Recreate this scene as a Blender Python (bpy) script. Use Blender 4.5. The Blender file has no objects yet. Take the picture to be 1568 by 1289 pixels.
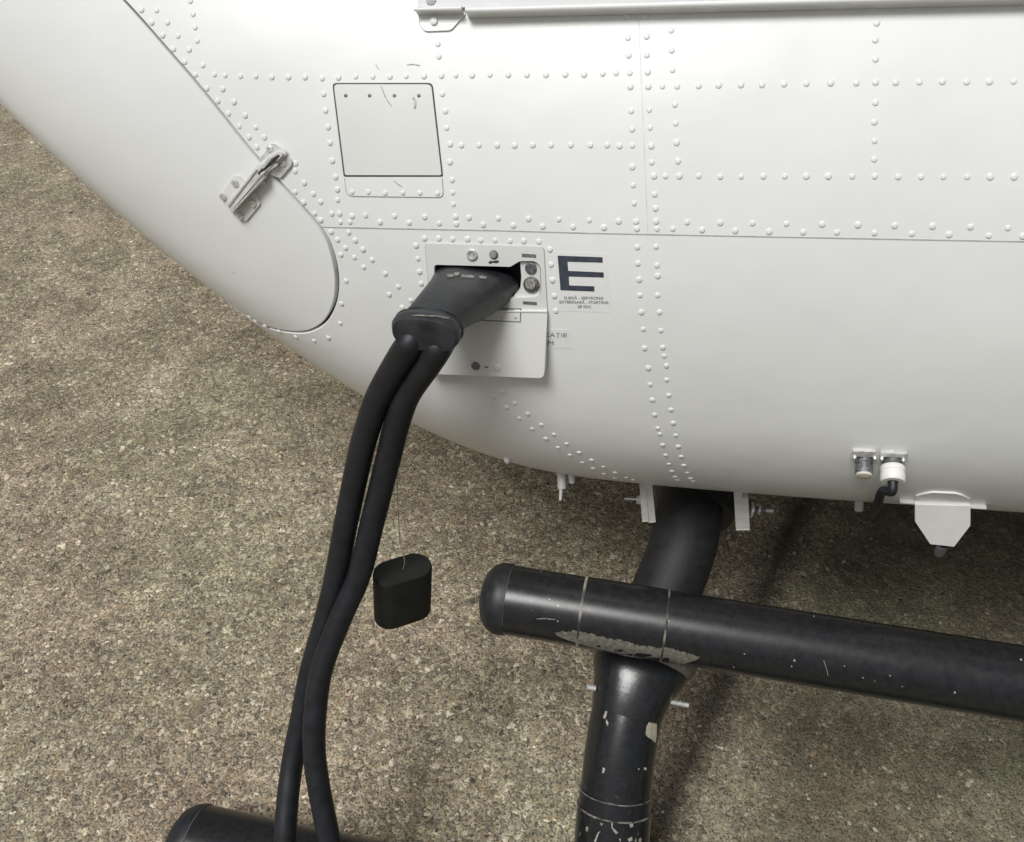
import bpy, bmesh, math, random
import numpy as np
from math import sin, cos, tan, pi, radians, sqrt, atan2
from mathutils import Vector, Matrix
from mathutils.bvhtree import BVHTree
random.seed(7)

# ------------------------------------------------------------------ camera, sky, sun, exposure
F, H, PIT = 1358.0, 0.93, radians(40)          # focal length in photo pixels, eye height, pitch down
sc = bpy.context.scene
COL = sc.collection
cam = bpy.data.cameras.new('camera'); camo = bpy.data.objects.new('camera', cam); COL.objects.link(camo)
cam.sensor_width = 36; cam.lens = 36 * F / 1568; cam.clip_start = 0.02; cam.clip_end = 500
camo.location = (0, 0, H); camo.rotation_euler = (pi / 2 - PIT, 0, 0)
sc.camera = camo

SUN_EL, SUN_AZ = radians(60), radians(218)      # azimuth measured clockwise from +Y
w = bpy.data.worlds.new("World"); sc.world = w; w.use_nodes = True
nt = w.node_tree; nt.nodes.clear()
sky = nt.nodes.new('ShaderNodeTexSky'); sky.sky_type = 'NISHITA'; sky.sun_disc = False
sky.sun_elevation = SUN_EL; sky.sun_rotation = SUN_AZ; sky.air_density = 1.0; sky.dust_density = 6.0; sky.ozone_density = 1.0
hsv = nt.nodes.new('ShaderNodeHueSaturation'); hsv.inputs['Saturation'].default_value = 0.2
bg = nt.nodes.new('ShaderNodeBackground'); bg.inputs['Strength'].default_value = 0.056
wo = nt.nodes.new('ShaderNodeOutputWorld')
nt.links.new(sky.outputs[0], hsv.inputs['Color']); nt.links.new(hsv.outputs[0], bg.inputs[0]); nt.links.new(bg.outputs[0], wo.inputs[0])
sl = bpy.data.lights.new('sun', 'SUN'); so = bpy.data.objects.new('sun', sl); COL.objects.link(so)
sl.energy = 2.35; sl.angle = radians(24); sl.color = (1, .985, .96)
sd = Vector((sin(SUN_AZ) * cos(SUN_EL), cos(SUN_AZ) * cos(SUN_EL), sin(SUN_EL)))
so.rotation_euler = sd.to_track_quat('Z', 'Y').to_euler(); so.location = sd * 20
sc.view_settings.view_transform = 'Standard'; sc.view_settings.look = 'None'
sc.view_settings.exposure = 0.0; sc.view_settings.gamma = 1.0; sc.view_settings.use_curve_mapping = False

# ------------------------------------------------------------------ geometry helpers
C0 = Vector((0, 0, H))
FW = Vector((0, cos(PIT), -sin(PIT))); DN = Vector((0, -sin(PIT), -cos(PIT))); RT = Vector((1, 0, 0))
def ray(px, py): return FW + RT * ((px - 784) / F) + DN * ((py - 644.5) / F)
def pt(px, py, d): return C0 + ray(px, py) * d
def ground_pt(px, py, z=0.0):
    r = ray(px, py); return C0 + r * ((z - H) / r.z)
def depth(p): return (p - C0).dot(FW)
YA = radians(11.7)
AX = Vector((cos(YA), -sin(YA), 0)); WX = Vector((sin(YA), cos(YA), 0)); UP = Vector((0, 0, 1))

def tag(o, label=None, cat=None, group=None, kind=None):
    if label: o['label'] = label
    if cat: o['category'] = cat
    if group: o['group'] = group
    if kind: o['kind'] = kind
    return o
def link(name, bm, mat, parent=None, smooth=True, auto=None):
    me = bpy.data.meshes.new(name); bmesh.ops.recalc_face_normals(bm, faces=bm.faces) if auto != 'keep' else None
    bm.to_mesh(me); bm.free()
    if smooth:
        me.shade_smooth()
    o = bpy.data.objects.new(name, me); COL.objects.link(o)
    for m in (mat if isinstance(mat, (list, tuple)) else [mat]): me.materials.append(m)
    if parent: o.parent = parent; o.matrix_parent_inverse = parent.matrix_world.inverted()
    if smooth and auto != 'keep':
        me.set_sharp_from_angle(angle=radians(38))
    return o
def empty(name, loc):
    o = bpy.data.objects.new(name, None); COL.objects.link(o); o.location = loc; o.empty_display_size = .05
    bpy.context.view_layer.update(); return o

# ------------------------------------------------------------------ materials
def newmat(name):
    m = bpy.data.materials.new(name); m.use_nodes = True
    return m, m.node_tree, m.node_tree.nodes['Principled BSDF']
def N(nt, t, **k):
    n = nt.nodes.new(t)
    for a, b in k.items(): setattr(n, a, b)
    return n
def ramp(nt, stops, interp='LINEAR'):
    r = N(nt, 'ShaderNodeValToRGB'); r.color_ramp.interpolation = interp
    e = r.color_ramp.elements
    while len(e) > 1: e.remove(e[-1])
    e[0].position = stops[0][0]; e[0].color = (*stops[0][1], 1)
    for p, c in stops[1:]:
        x = e.new(p); x.color = (*c, 1)
    return r
def mixrgb(nt, fac, a, b):
    m = N(nt, 'ShaderNodeMix', data_type='RGBA')
    L = nt.links
    for s, v in ((0, fac), (6, a), (7, b)):
        if isinstance(v, (int, float)): m.inputs[s].default_value = v
        elif isinstance(v, tuple): m.inputs[s].default_value = (*v, 1)
        else: L.new(v, m.inputs[s])
    return m.outputs[2]
def simple(name, col, rough=.5, metal=0, var=.12, scale=120, bump=.0, coat=0):
    m, nt, b = newmat(name); L = nt.links
    tc = N(nt, 'ShaderNodeTexCoord'); n = N(nt, 'ShaderNodeTexNoise'); n.inputs['Scale'].default_value = scale; n.inputs['Detail'].default_value = 5
    L.new(tc.outputs['Object'], n.inputs['Vector'])
    c2 = tuple(max(0, c * (1 - var)) for c in col); c3 = tuple(min(1, c * (1 + var)) for c in col)
    r = ramp(nt, [(.35, c2), (.65, c3)]); L.new(n.outputs[0], r.inputs[0]); L.new(r.outputs[0], b.inputs['Base Color'])
    b.inputs['Metallic'].default_value = metal
    rr = N(nt, 'ShaderNodeMapRange'); rr.inputs['To Min'].default_value = max(0.05, rough - .08); rr.inputs['To Max'].default_value = min(1, rough + .08)
    L.new(n.outputs[0], rr.inputs[0]); L.new(rr.outputs[0], b.inputs['Roughness'])
    b.inputs['Coat Weight'].default_value = coat
    if bump:
        bp = N(nt, 'ShaderNodeBump'); bp.inputs['Strength'].default_value = bump; bp.inputs['Distance'].default_value = .001
        L.new(n.outputs[0], bp.inputs['Height']); L.new(bp.outputs[0], b.inputs['Normal'])
    return m

def paint_white(name='white_paint', base=(.79, .805, .80)):
    m, nt, b = newmat(name); L = nt.links
    tc = N(nt, 'ShaderNodeTexCoord')
    n = N(nt, 'ShaderNodeTexNoise'); n.inputs['Scale'].default_value = 9; n.inputs['Detail'].default_value = 6
    L.new(tc.outputs['Object'], n.inputs['Vector'])
    r = ramp(nt, [(.3, tuple(c * .945 for c in base)), (.7, base)]); L.new(n.outputs[0], r.inputs[0])
    # sparse dirt specks
    v = N(nt, 'ShaderNodeTexVoronoi'); v.inputs['Scale'].default_value = 28; L.new(tc.outputs['Object'], v.inputs['Vector'])
    lt = N(nt, 'ShaderNodeMath', operation='LESS_THAN'); lt.inputs[1].default_value = .022; L.new(v.outputs['Distance'], lt.inputs[0])
    sp = N(nt, 'ShaderNodeSeparateColor'); L.new(v.outputs['Color'], sp.inputs[0])
    gt = N(nt, 'ShaderNodeMath', operation='GREATER_THAN'); gt.inputs[1].default_value = .80; L.new(sp.outputs[0], gt.inputs[0])
    mu = N(nt, 'ShaderNodeMath', operation='MULTIPLY'); L.new(lt.outputs[0], mu.inputs[0]); L.new(gt.outputs[0], mu.inputs[1])
    mu2 = N(nt, 'ShaderNodeMath', operation='MULTIPLY'); L.new(mu.outputs[0], mu2.inputs[0]); mu2.inputs[1].default_value = .55
    L.new(mixrgb(nt, mu2.outputs[0], r.outputs[0], (.25, .24, .2)), b.inputs['Base Color'])
    b.inputs['Roughness'].default_value = .38; b.inputs['Specular IOR Level'].default_value = .4
    n2 = N(nt, 'ShaderNodeTexNoise'); n2.inputs['Scale'].default_value = 600; n2.inputs['Detail'].default_value = 2; L.new(tc.outputs['Object'], n2.inputs['Vector'])
    n3 = N(nt, 'ShaderNodeTexNoise'); n3.inputs['Scale'].default_value = 14; n3.inputs['Detail'].default_value = 2; L.new(tc.outputs['Object'], n3.inputs['Vector'])
    b1 = N(nt, 'ShaderNodeBump'); b1.inputs['Strength'].default_value = .08; b1.inputs['Distance'].default_value = .0006; L.new(n2.outputs[0], b1.inputs['Height'])
    b2 = N(nt, 'ShaderNodeBump'); b2.inputs['Strength'].default_value = .35; b2.inputs['Distance'].default_value = .004; L.new(n3.outputs[0], b2.inputs['Height']); L.new(b1.outputs[0], b2.inputs['Normal'])
    L.new(b2.outputs[0], b.inputs['Normal'])
    return m
WHITE = paint_white()
PANEL = paint_white('panel_paint', (.72, .73, .71))
GREYW = simple('grey_white_paint', (.68, .68, .66), .4, var=.05, scale=60)
GAP = simple('gap_sealant', (.07, .072, .078), .7)
SEAM = simple('lap_seam', (.40, .40, .41), .6)
FILM = simple('clear_film', (.765, .775, .77), .33, var=.02)
INK = simple('label_ink', (.045, .055, .075), .45, var=.25, scale=300)
INK2 = simple('small_print', (.16, .16, .17), .5)
GLASSY = simple('window_frame_grey', (.36, .37, .39), .3, var=.08)
STEEL = simple('steel', (.70, .70, .68), .32, .5, var=.15, scale=300)
DSTEEL = simple('dark_steel', (.16, .16, .17), .5, .5, var=.5, scale=600)
RUBBER = simple('rubber', (.016, .018, .022), .48, var=.35, scale=160, bump=.25)
CABLE = simple('cable_rubber', (.009, .0105, .015), .5, var=.3, scale=90, bump=.3)
PLUGM = simple('plug_rubber', (.018, .020, .023), .42, var=.45, scale=70, bump=.6)
CAPM = simple('cap_rubber', (.006, .0075, .0068), .6, var=.4, scale=70, bump=.4)
CREAM = simple('cream_plastic', (.62, .58, .50), .5, var=.08)
WPLAST = simple('white_blade', (.80, .80, .765), .45, var=.05, scale=50)
SCUFF = simple('scuff', (.42, .42, .40), .6, var=.3, scale=400)
WORN = simple('worn_primer', (.15, .145, .12), .65, var=.35, scale=300, bump=.08)
LIGHTCHIP = simple('chipped_edge', (.34, .325, .28), .6, var=.4, scale=300)

def tube_black():
    m, nt, b = newmat('black_tube_paint'); L = nt.links
    tc = N(nt, 'ShaderNodeTexCoord')
    n = N(nt, 'ShaderNodeTexNoise'); n.inputs['Scale'].default_value = 130; n.inputs['Detail'].default_value = 9; n.inputs['Roughness'].default_value = .7; L.new(tc.outputs['Object'], n.inputs['Vector'])
    r = ramp(nt, [(.3, (.008, .009, .011)), (.55, (.015, .016, .018)), (.78, (.023, .023, .023))]); L.new(n.outputs[0], r.inputs[0])
    v = N(nt, 'ShaderNodeTexVoronoi'); v.inputs['Scale'].default_value = 75; L.new(tc.outputs['Object'], v.inputs['Vector'])
    lt = N(nt, 'ShaderNodeMath', operation='LESS_THAN'); lt.inputs[1].default_value = .07; L.new(v.outputs['Distance'], lt.inputs[0])
    sp = N(nt, 'ShaderNodeSeparateColor'); L.new(v.outputs['Color'], sp.inputs[0])
    gt = N(nt, 'ShaderNodeMath', operation='GREATER_THAN'); gt.inputs[1].default_value = .86; L.new(sp.outputs[0], gt.inputs[0])
    mu = N(nt, 'ShaderNodeMath', operation='MULTIPLY'); L.new(lt.outputs[0], mu.inputs[0]); L.new(gt.outputs[0], mu.inputs[1])
    L.new(mixrgb(nt, mu.outputs[0], r.outputs[0], (.35, .33, .28)), b.inputs['Base Color'])
    rr = N(nt, 'ShaderNodeMapRange'); rr.inputs['To Min'].default_value = .18; rr.inputs['To Max'].default_value = .38
    L.new(n.outputs[0], rr.inputs[0]); L.new(rr.outputs[0], b.inputs['Roughness'])
    bp = N(nt, 'ShaderNodeBump'); bp.inputs['Strength'].default_value = .05; bp.inputs['Distance'].default_value = .001
    L.new(n.outputs[0], bp.inputs['Height']); L.new(bp.outputs[0], b.inputs['Normal'])
    return m
def tube_chipped():
    m, nt, b = newmat('black_paint_chipped'); L = nt.links
    tc = N(nt, 'ShaderNodeTexCoord')
    n = N(nt, 'ShaderNodeTexNoise'); n.inputs['Scale'].default_value = 130; n.inputs['Detail'].default_value = 9; n.inputs['Roughness'].default_value = .7; L.new(tc.outputs['Object'], n.inputs['Vector'])
    r = ramp(nt, [(.3, (.008, .009, .011)), (.55, (.015, .016, .018)), (.78, (.023, .023, .023))]); L.new(n.outputs[0], r.inputs[0])
    n2 = N(nt, 'ShaderNodeTexNoise'); n2.inputs['Scale'].default_value = 110; n2.inputs['Detail'].default_value = 8; n2.inputs['Roughness'].default_value = .65; n2.inputs['Distortion'].default_value = .8
    L.new(tc.outputs['Object'], n2.inputs['Vector'])
    c = ramp(nt, [(.66, (0, 0, 0)), (.675, (1, 1, 1))]); L.new(n2.outputs[0], c.inputs[0])
    # more chips towards the ground (height), where shoes and stones hit it
    sx = N(nt, 'ShaderNodeSeparateXYZ'); g = N(nt, 'ShaderNodeNewGeometry'); L.new(g.outputs['Position'], sx.inputs[0])
    mr = N(nt, 'ShaderNodeMapRange'); mr.inputs['From Min'].default_value = .20; mr.inputs['From Max'].default_value = .14; mr.inputs['To Min'].default_value = 0; mr.inputs['To Max'].default_value = 1
    L.new(sx.outputs[2], mr.inputs[0])
    mu = N(nt, 'ShaderNodeMath', operation='MULTIPLY'); L.new(c.outputs[0], mu.inputs[0]); L.new(mr.outputs[0], mu.inputs[1])
    L.new(mixrgb(nt, mu.outputs[0], r.outputs[0], (.36, .34, .29)), b.inputs['Base Color'])
    b.inputs['Roughness'].default_value = .2
    bp = N(nt, 'ShaderNodeBump'); bp.inputs['Strength'].default_value = .2; bp.inputs['Distance'].default_value = .001
    L.new(n.outputs[0], bp.inputs['Height']); L.new(bp.outputs[0], b.inputs['Normal'])
    return m
BLACK = tube_black(); BLACKC = tube_chipped()

# ------------------------------------------------------------------ ground
JA = ground_pt(1195, 850); JB = ground_pt(1000, 1289)     # joint between two slabs
def ground_mat():
    m, nt, b = newmat('exposed_aggregate'); L = nt.links
    g = N(nt, 'ShaderNodeNewGeometry')
    pos = g.outputs['Position']
    # warp a little so that cells are not too regular
    nw = N(nt, 'ShaderNodeTexNoise'); nw.inputs['Scale'].default_value = 90; nw.inputs['Detail'].default_value = 3; L.new(pos, nw.inputs['Vector'])
    sb = N(nt, 'ShaderNodeVectorMath', operation='SUBTRACT'); sb.inputs[1].default_value = (.5, .5, .5); L.new(nw.outputs['Color'], sb.inputs[0])
    sc1 = N(nt, 'ShaderNodeVectorMath', operation='SCALE'); sc1.inputs['Scale'].default_value = .013; L.new(sb.outputs[0], sc1.inputs[0])
    ad = N(nt, 'ShaderNodeVectorMath', operation='ADD'); L.new(pos, ad.inputs[0]); L.new(sc1.outputs[0], ad.inputs[1])
    vec = ad.outputs[0]
    def vor(scale):
        v = N(nt, 'ShaderNodeTexVoronoi'); v.inputs['Scale'].default_value = scale; v.inputs['Randomness'].default_value = 1; L.new(vec, v.inputs['Vector'])
        s = N(nt, 'ShaderNodeSeparateColor'); L.new(v.outputs['Color'], s.inputs[0]); return v, s
    v1, s1 = vor(270); v2, s2 = vor(165); v3, s3 = vor(560)
    stones = [(0, (.050, .047, .042)), (.13, (.085, .078, .066)), (.27, (.16, .132, .095)), (.42, (.105, .098, .08)), (.55, (.22, .195, .15)), (.66, (.15, .115, .08)),
              (.75, (.27, .245, .195)), (.84, (.185, .175, .15)), (.92, (.34, .315, .26)), (.975, (.45, .43, .37))]
    r1 = ramp(nt, stones, 'CONSTANT'); L.new(s1.outputs[0], r1.inputs[0])
    r2 = ramp(nt, stones, 'CONSTANT'); L.new(s2.outputs[1], r2.inputs[0])
    r3 = ramp(nt, stones, 'CONSTANT'); L.new(s3.outputs[2], r3.inputs[0])
    g2 = N(nt, 'ShaderNodeMath', operation='GREATER_THAN'); g2.inputs[1].default_value = .78; L.new(s2.outputs[0], g2.inputs[0])
    c = mixrgb(nt, .38, r1.outputs[0], r3.outputs[0])
    c = mixrgb(nt, g2.outputs[0], c, mixrgb(nt, .25, r2.outputs[0], r3.outputs[0]))
    # cement paste between the stones, in drifts
    n = N(nt, 'ShaderNodeTexNoise'); n.inputs['Scale'].default_value = 7; n.inputs['Detail'].default_value = 6; n.inputs['Roughness'].default_value = .6; L.new(pos, n.inputs['Vector'])
    nn = N(nt, 'ShaderNodeTexNoise'); nn.inputs['Scale'].default_value = 260; nn.inputs['Detail'].default_value = 3; L.new(pos, nn.inputs['Vector'])
    pr = N(nt, 'ShaderNodeMapRange'); pr.inputs['From Min'].default_value = .52; pr.inputs['From Max'].default_value = .60; L.new(nn.outputs[0], pr.inputs[0])
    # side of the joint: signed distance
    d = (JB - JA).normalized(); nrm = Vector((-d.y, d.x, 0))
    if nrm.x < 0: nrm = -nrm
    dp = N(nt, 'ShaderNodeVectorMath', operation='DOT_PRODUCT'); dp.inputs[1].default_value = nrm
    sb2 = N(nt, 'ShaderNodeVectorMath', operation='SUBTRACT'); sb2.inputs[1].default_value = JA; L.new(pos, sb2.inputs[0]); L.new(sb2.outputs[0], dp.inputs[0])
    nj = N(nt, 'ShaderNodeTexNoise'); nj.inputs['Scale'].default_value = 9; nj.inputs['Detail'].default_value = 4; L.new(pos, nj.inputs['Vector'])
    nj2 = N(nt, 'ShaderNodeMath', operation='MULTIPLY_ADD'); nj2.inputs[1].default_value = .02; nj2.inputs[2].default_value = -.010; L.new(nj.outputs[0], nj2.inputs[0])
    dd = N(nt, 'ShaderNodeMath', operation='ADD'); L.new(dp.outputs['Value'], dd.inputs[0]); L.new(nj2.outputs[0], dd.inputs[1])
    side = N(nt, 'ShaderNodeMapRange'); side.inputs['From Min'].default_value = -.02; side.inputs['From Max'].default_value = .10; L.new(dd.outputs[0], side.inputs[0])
    pf = N(nt, 'ShaderNodeMath', operation='MULTIPLY_ADD'); L.new(side.outputs[0], pf.inputs[0]); pf.inputs[1].default_value = .33; pf.inputs[2].default_value = .42
    pm = N(nt, 'ShaderNodeMath', operation='MULTIPLY'); L.new(pr.outputs[0], pm.inputs[0]); L.new(pf.outputs[0], pm.inputs[1])
    paste = mixrgb(nt, n.outputs[0], (.14, .13, .10), (.24, .225, .18))
    c = mixrgb(nt, pm.outputs[0], c, paste)
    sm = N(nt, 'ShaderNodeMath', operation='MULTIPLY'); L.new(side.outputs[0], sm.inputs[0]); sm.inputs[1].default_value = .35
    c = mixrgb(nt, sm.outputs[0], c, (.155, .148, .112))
    # drifts of darker and paler tone
    rt = ramp(nt, [(.30, (.72, .70, .66)), (.5, (.95, .93, .88)), (.70, (1.25, 1.24, 1.2))]); L.new(n.outputs[0], rt.inputs[0])
    mm = N(nt, 'ShaderNodeMix', data_type='RGBA', blend_type='MULTIPLY'); mm.inputs[0].default_value = 1; L.new(c, mm.inputs[6]); L.new(rt.outputs[0], mm.inputs[7]); c = mm.outputs[2]
    # dark stains on the finer slab
    ns = N(nt, 'ShaderNodeTexNoise'); ns.inputs['Scale'].default_value = 38; ns.inputs['Detail'].default_value = 4; L.new(pos, ns.inputs['Vector'])
    st = N(nt, 'ShaderNodeMapRange'); st.inputs['From Min'].default_value = .64; st.inputs['From Max'].default_value = .72; L.new(ns.outputs[0], st.inputs[0])
    ms = N(nt, 'ShaderNodeMath', operation='MULTIPLY'); L.new(st.outputs[0], ms.inputs[0]); L.new(side.outputs[0], ms.inputs[1])
    ms2 = N(nt, 'ShaderNodeMath', operation='MULTIPLY'); L.new(ms.outputs[0], ms2.inputs[0]); ms2.inputs[1].default_value = .6
    c = mixrgb(nt, ms2.outputs[0], c, (.04, .04, .035))
    # joint: tar-filled, crumbly
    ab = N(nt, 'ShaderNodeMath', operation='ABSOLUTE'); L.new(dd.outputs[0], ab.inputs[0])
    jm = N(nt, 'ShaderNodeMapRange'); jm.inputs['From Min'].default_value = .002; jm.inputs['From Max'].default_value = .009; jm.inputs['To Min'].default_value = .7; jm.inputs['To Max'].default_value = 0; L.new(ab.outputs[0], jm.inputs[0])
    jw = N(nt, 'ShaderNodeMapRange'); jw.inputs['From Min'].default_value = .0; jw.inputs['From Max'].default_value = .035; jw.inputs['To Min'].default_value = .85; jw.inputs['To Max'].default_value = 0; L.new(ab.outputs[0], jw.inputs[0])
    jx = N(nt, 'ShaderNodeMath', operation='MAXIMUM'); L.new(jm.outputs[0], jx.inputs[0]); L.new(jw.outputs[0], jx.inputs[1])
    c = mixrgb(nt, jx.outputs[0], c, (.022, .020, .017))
    gm = N(nt, 'ShaderNodeMix', data_type='RGBA', blend_type='MULTIPLY'); gm.inputs[0].default_value = 1; L.new(c, gm.inputs[6]); 
    nm = N(nt, 'ShaderNodeTexNoise'); nm.inputs['Scale'].default_value = 26; nm.inputs['Detail'].default_value = 5; nm.inputs['Roughness'].default_value = .65; L.new(pos, nm.inputs['Vector'])
    rm = ramp(nt, [(.32, (.78, .77, .75)), (.5, (1, 1, .99)), (.68, (1.2, 1.19, 1.15))]); L.new(nm.outputs[0], rm.inputs[0])
    nh = N(nt, 'ShaderNodeTexNoise'); nh.inputs['Scale'].default_value = 3.2; nh.inputs['Detail'].default_value = 4; L.new(pos, nh.inputs['Vector'])
    rh = ramp(nt, [(.35, (2.30, 2.20, 2.18)), (.5, (2.26, 2.28, 2.20)), (.65, (2.2, 2.3, 2.16))]); L.new(nh.outputs[0], rh.inputs[0])
    g3 = N(nt, 'ShaderNodeMix', data_type='RGBA', blend_type='MULTIPLY'); g3.inputs[0].default_value = 1; L.new(rm.outputs[0], g3.inputs[6]); L.new(rh.outputs[0], g3.inputs[7])
    sl_ = mixrgb(nt, side.outputs[0], (.98, .965, .975), (.54, .55, .54))  # right slab's own tone, with belly shade put into its colour too
    # small pits between the stones
    npz = N(nt, 'ShaderNodeTexNoise'); npz.inputs['Scale'].default_value = 420; npz.inputs['Detail'].default_value = 3; L.new(pos, npz.inputs['Vector'])
    rp = ramp(nt, [(.36, (.30, .29, .27)), (.47, (1, 1, 1)), (1, (1, 1, 1))]); L.new(npz.outputs[0], rp.inputs[0])
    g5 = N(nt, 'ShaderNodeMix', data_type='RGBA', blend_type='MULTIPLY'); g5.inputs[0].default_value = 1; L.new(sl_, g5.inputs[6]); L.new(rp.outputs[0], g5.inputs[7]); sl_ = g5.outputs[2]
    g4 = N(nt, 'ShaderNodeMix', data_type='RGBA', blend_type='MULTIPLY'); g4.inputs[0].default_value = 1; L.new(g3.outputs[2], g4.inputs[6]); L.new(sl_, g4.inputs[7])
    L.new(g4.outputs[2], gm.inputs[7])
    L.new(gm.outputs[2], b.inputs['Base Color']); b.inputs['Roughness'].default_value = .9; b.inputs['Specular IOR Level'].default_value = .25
    # relief
    h1 = N(nt, 'ShaderNodeMath', operation='MULTIPLY'); L.new(v1.outputs['Distance'], h1.inputs[0]); h1.inputs[1].default_value = -1
    h2 = N(nt, 'ShaderNodeMath', operation='MULTIPLY_ADD'); L.new(s1.outputs[1], h2.inputs[0]); h2.inputs[1].default_value = .6; L.new(h1.outputs[0], h2.inputs[2])
    hj = N(nt, 'ShaderNodeMath', operation='MULTIPLY_ADD'); L.new(jm.outputs[0], hj.inputs[0]); hj.inputs[1].default_value = -2.0; L.new(h2.outputs[0], hj.inputs[2])
    bp = N(nt, 'ShaderNodeBump'); bp.inputs['Strength'].default_value = .6; bp.inputs['Distance'].default_value = .0028
    L.new(hj.outputs[0], bp.inputs['Height']); L.new(bp.outputs[0], b.inputs['Normal'])
    return m
bm = bmesh.new(); bmesh.ops.create_grid(bm, x_segments=40, y_segments=40, size=60)
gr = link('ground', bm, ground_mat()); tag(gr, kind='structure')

def pebble_mat():
    m, nt, b = newmat('pebble_stone'); L = nt.links
    g = N(nt, 'ShaderNodeNewGeometry')
    r = ramp(nt, [(0, (.06, .055, .045)), (.3, (.17, .15, .11)), (.5, (.26, .19, .11)), (.7, (.30, .28, .23)), (.9, (.42, .38, .30))]); L.new(g.outputs['Random Per Island'], r.inputs[0])
    L.new(r.outputs[0], b.inputs['Base Color']); b.inputs['Roughness'].default_value = .8
    return m
bm = bmesh.new()
for k in range(1700):
    px = random.uniform(-60, 1640); py = random.uniform(180, 1320)
    p = ground_pt(px, py)
    if p.y > 4: continue
    s = random.uniform(.0012, .0028) * (1.5 if random.random() < .04 else 1)
    mt = Matrix.Translation(p + UP * s * .15) @ Matrix.Rotation(random.uniform(0, 6.3), 4, 'Z') @ Matrix.Rotation(random.uniform(-.3, .3), 4, 'X') @ Matrix.Diagonal((s * random.uniform(1, 1.6), s, s * random.uniform(.35, .6), 1))
    r = bmesh.ops.create_icosphere(bm, subdivisions=1, radius=1, matrix=mt)
    for v in r['verts']: v.co += Vector((random.uniform(-1, 1), random.uniform(-1, 1), random.uniform(-1, 1))) * s * .16
peb = link('gravel', bm, pebble_mat(), smooth=False); tag(peb, 'loose small pale and brown stones scattered over the rough concrete apron', 'gravel', kind='stuff')

# ------------------------------------------------------------------ hull surface
def section():
    arcs = [(.17, -90, -5, 1.0), (.34, -5, 45, .6), (1.6, 45, 65, .25), (.3, 65, 90, 2.0)]
    xo = .17 * cos(radians(-5)) + .34 * (1 - cos(radians(5)))
    a0 = .75 - xo
    out = [(a0 * k / 40, 0) for k in range(41)]
    x, z = a0, 0
    for R, a, b, st in arcs:
        m = int(round(abs(b - a) / st))
        for k in range(1, m + 1):
            t0 = radians(a + (b - a) * (k - 1) / m); t1 = radians(a + (b - a) * k / m)
            x += R * (cos(t1) - cos(t0)); z += R * (sin(t1) - sin(t0)); out.append((x, z))
    for k in range(1, 5): out.append((x * (1 - k / 4), z))
    o = np.array(out); o[:, 0] /= .75; o[:, 1] /= z
    return o
SEC = section(); NS = len(SEC)
KZ = np.array([-1.1, -.8, -.65, -.52, -.4, -.3, -.2, -.1, 0, .1, .25, .45, .8])
ZK = np.array([1.5924, 1.0871, 0.8651, 0.6994, 0.5706, 0.4854, 0.4138, 0.3597, 0.3329, 0.3335, 0.3454, 0.366, 0.395])
ZK[0] = 1.45
def spline(K, zk):
    n = len(K); h = np.diff(K); A = np.zeros((n, n)); r = np.zeros(n); A[0, 0] = A[-1, -1] = 1
    for i in range(1, n - 1):
        A[i, i - 1] = h[i - 1]; A[i, i] = 2 * (h[i - 1] + h[i]); A[i, i + 1] = h[i]; r[i] = 3 * ((zk[i + 1] - zk[i]) / h[i] - (zk[i] - zk[i - 1]) / h[i - 1])
    c = np.linalg.solve(A, r)
    def f(u):
        u = np.asarray(u, float); uu = np.clip(u, K[0], K[-1]); i = np.clip(np.searchsorted(K, uu) - 1, 0, n - 2); x = uu - K[i]
        b = (zk[i + 1] - zk[i]) / h[i] - h[i] * (2 * c[i] + c[i + 1]) / 3; d = (c[i + 1] - c[i]) / (3 * h[i])
        return zk[i] + b * x + c[i] * x * x + d * x ** 3 + np.clip(u - K[-1], 0, 9) * .04
    return f
ZB = spline(KZ, ZK)
def hullpt(u, t, side=1):
    """u along the body, t = fractional index into the section; arrays allowed"""
    u = np.asarray(u, float); t = np.clip(np.asarray(t, float), 0, NS - 1)
    a = np.interp(t, np.arange(NS), SEC[:, 0]); b = np.interp(t, np.arange(NS), SEC[:, 1])
    d = np.clip((.15 - u) / 1.25, 0, .9999)
    hw = .75 * np.sqrt(1 - d ** 2.2); zb = ZB(u); zt = 1.13 + .07 * np.clip(u, -2, 1.5) - .35 * d ** 2.5
    zt = np.maximum(zt, zb + .03)
    wv = .75 - side * a * hw; z = zb + b * (zt - zb)
    return np.stack([u * cos(YA) + wv * sin(YA), .535 - u * sin(YA) + wv * cos(YA), z], -1)
U0, U1 = -.80, .95
NU = 440
ug = np.linspace(U0, U1, NU)
UU, TT = np.meshgrid(ug, np.arange(NS), indexing='ij')
G = hullpt(UU, TT)
verts = G.reshape(-1, 3).tolist()
faces = [(i * NS + j, (i + 1) * NS + j, (i + 1) * NS + j + 1, i * NS + j + 1) for i in range(NU - 1) for j in range(NS - 1)]
HB = BVHTree.FromPolygons(verts, faces)
def hit_hull(px, py):
    r = ray(px, py).normalized(); p, n, f, d = HB.ray_cast(C0, r)
    if p is None:
        p, n, f, d = HB.find_nearest(C0 + r * .78)
    if n.dot(r) > 0: n = -n
    return p, n, f
def hull_ut(px, py):
    p, n, f = hit_hull(px, py); i, j = f // (NS - 1), f % (NS - 1)
    a, b, c = Vector(G[i, j]), Vector(G[i + 1, j]), Vector(G[i, j + 1])
    e1, e2, q = b - a, c - a, p - a
    a11, a12, a22 = e1.dot(e1), e1.dot(e2), e2.dot(e2); b1, b2 = q.dot(e1), q.dot(e2); det = a11 * a22 - a12 * a12
    s = (b1 * a22 - b2 * a12) / det; t = (b2 * a11 - b1 * a12) / det
    return ug[i] + s * (ug[1] - ug[0]), j + t
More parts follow.
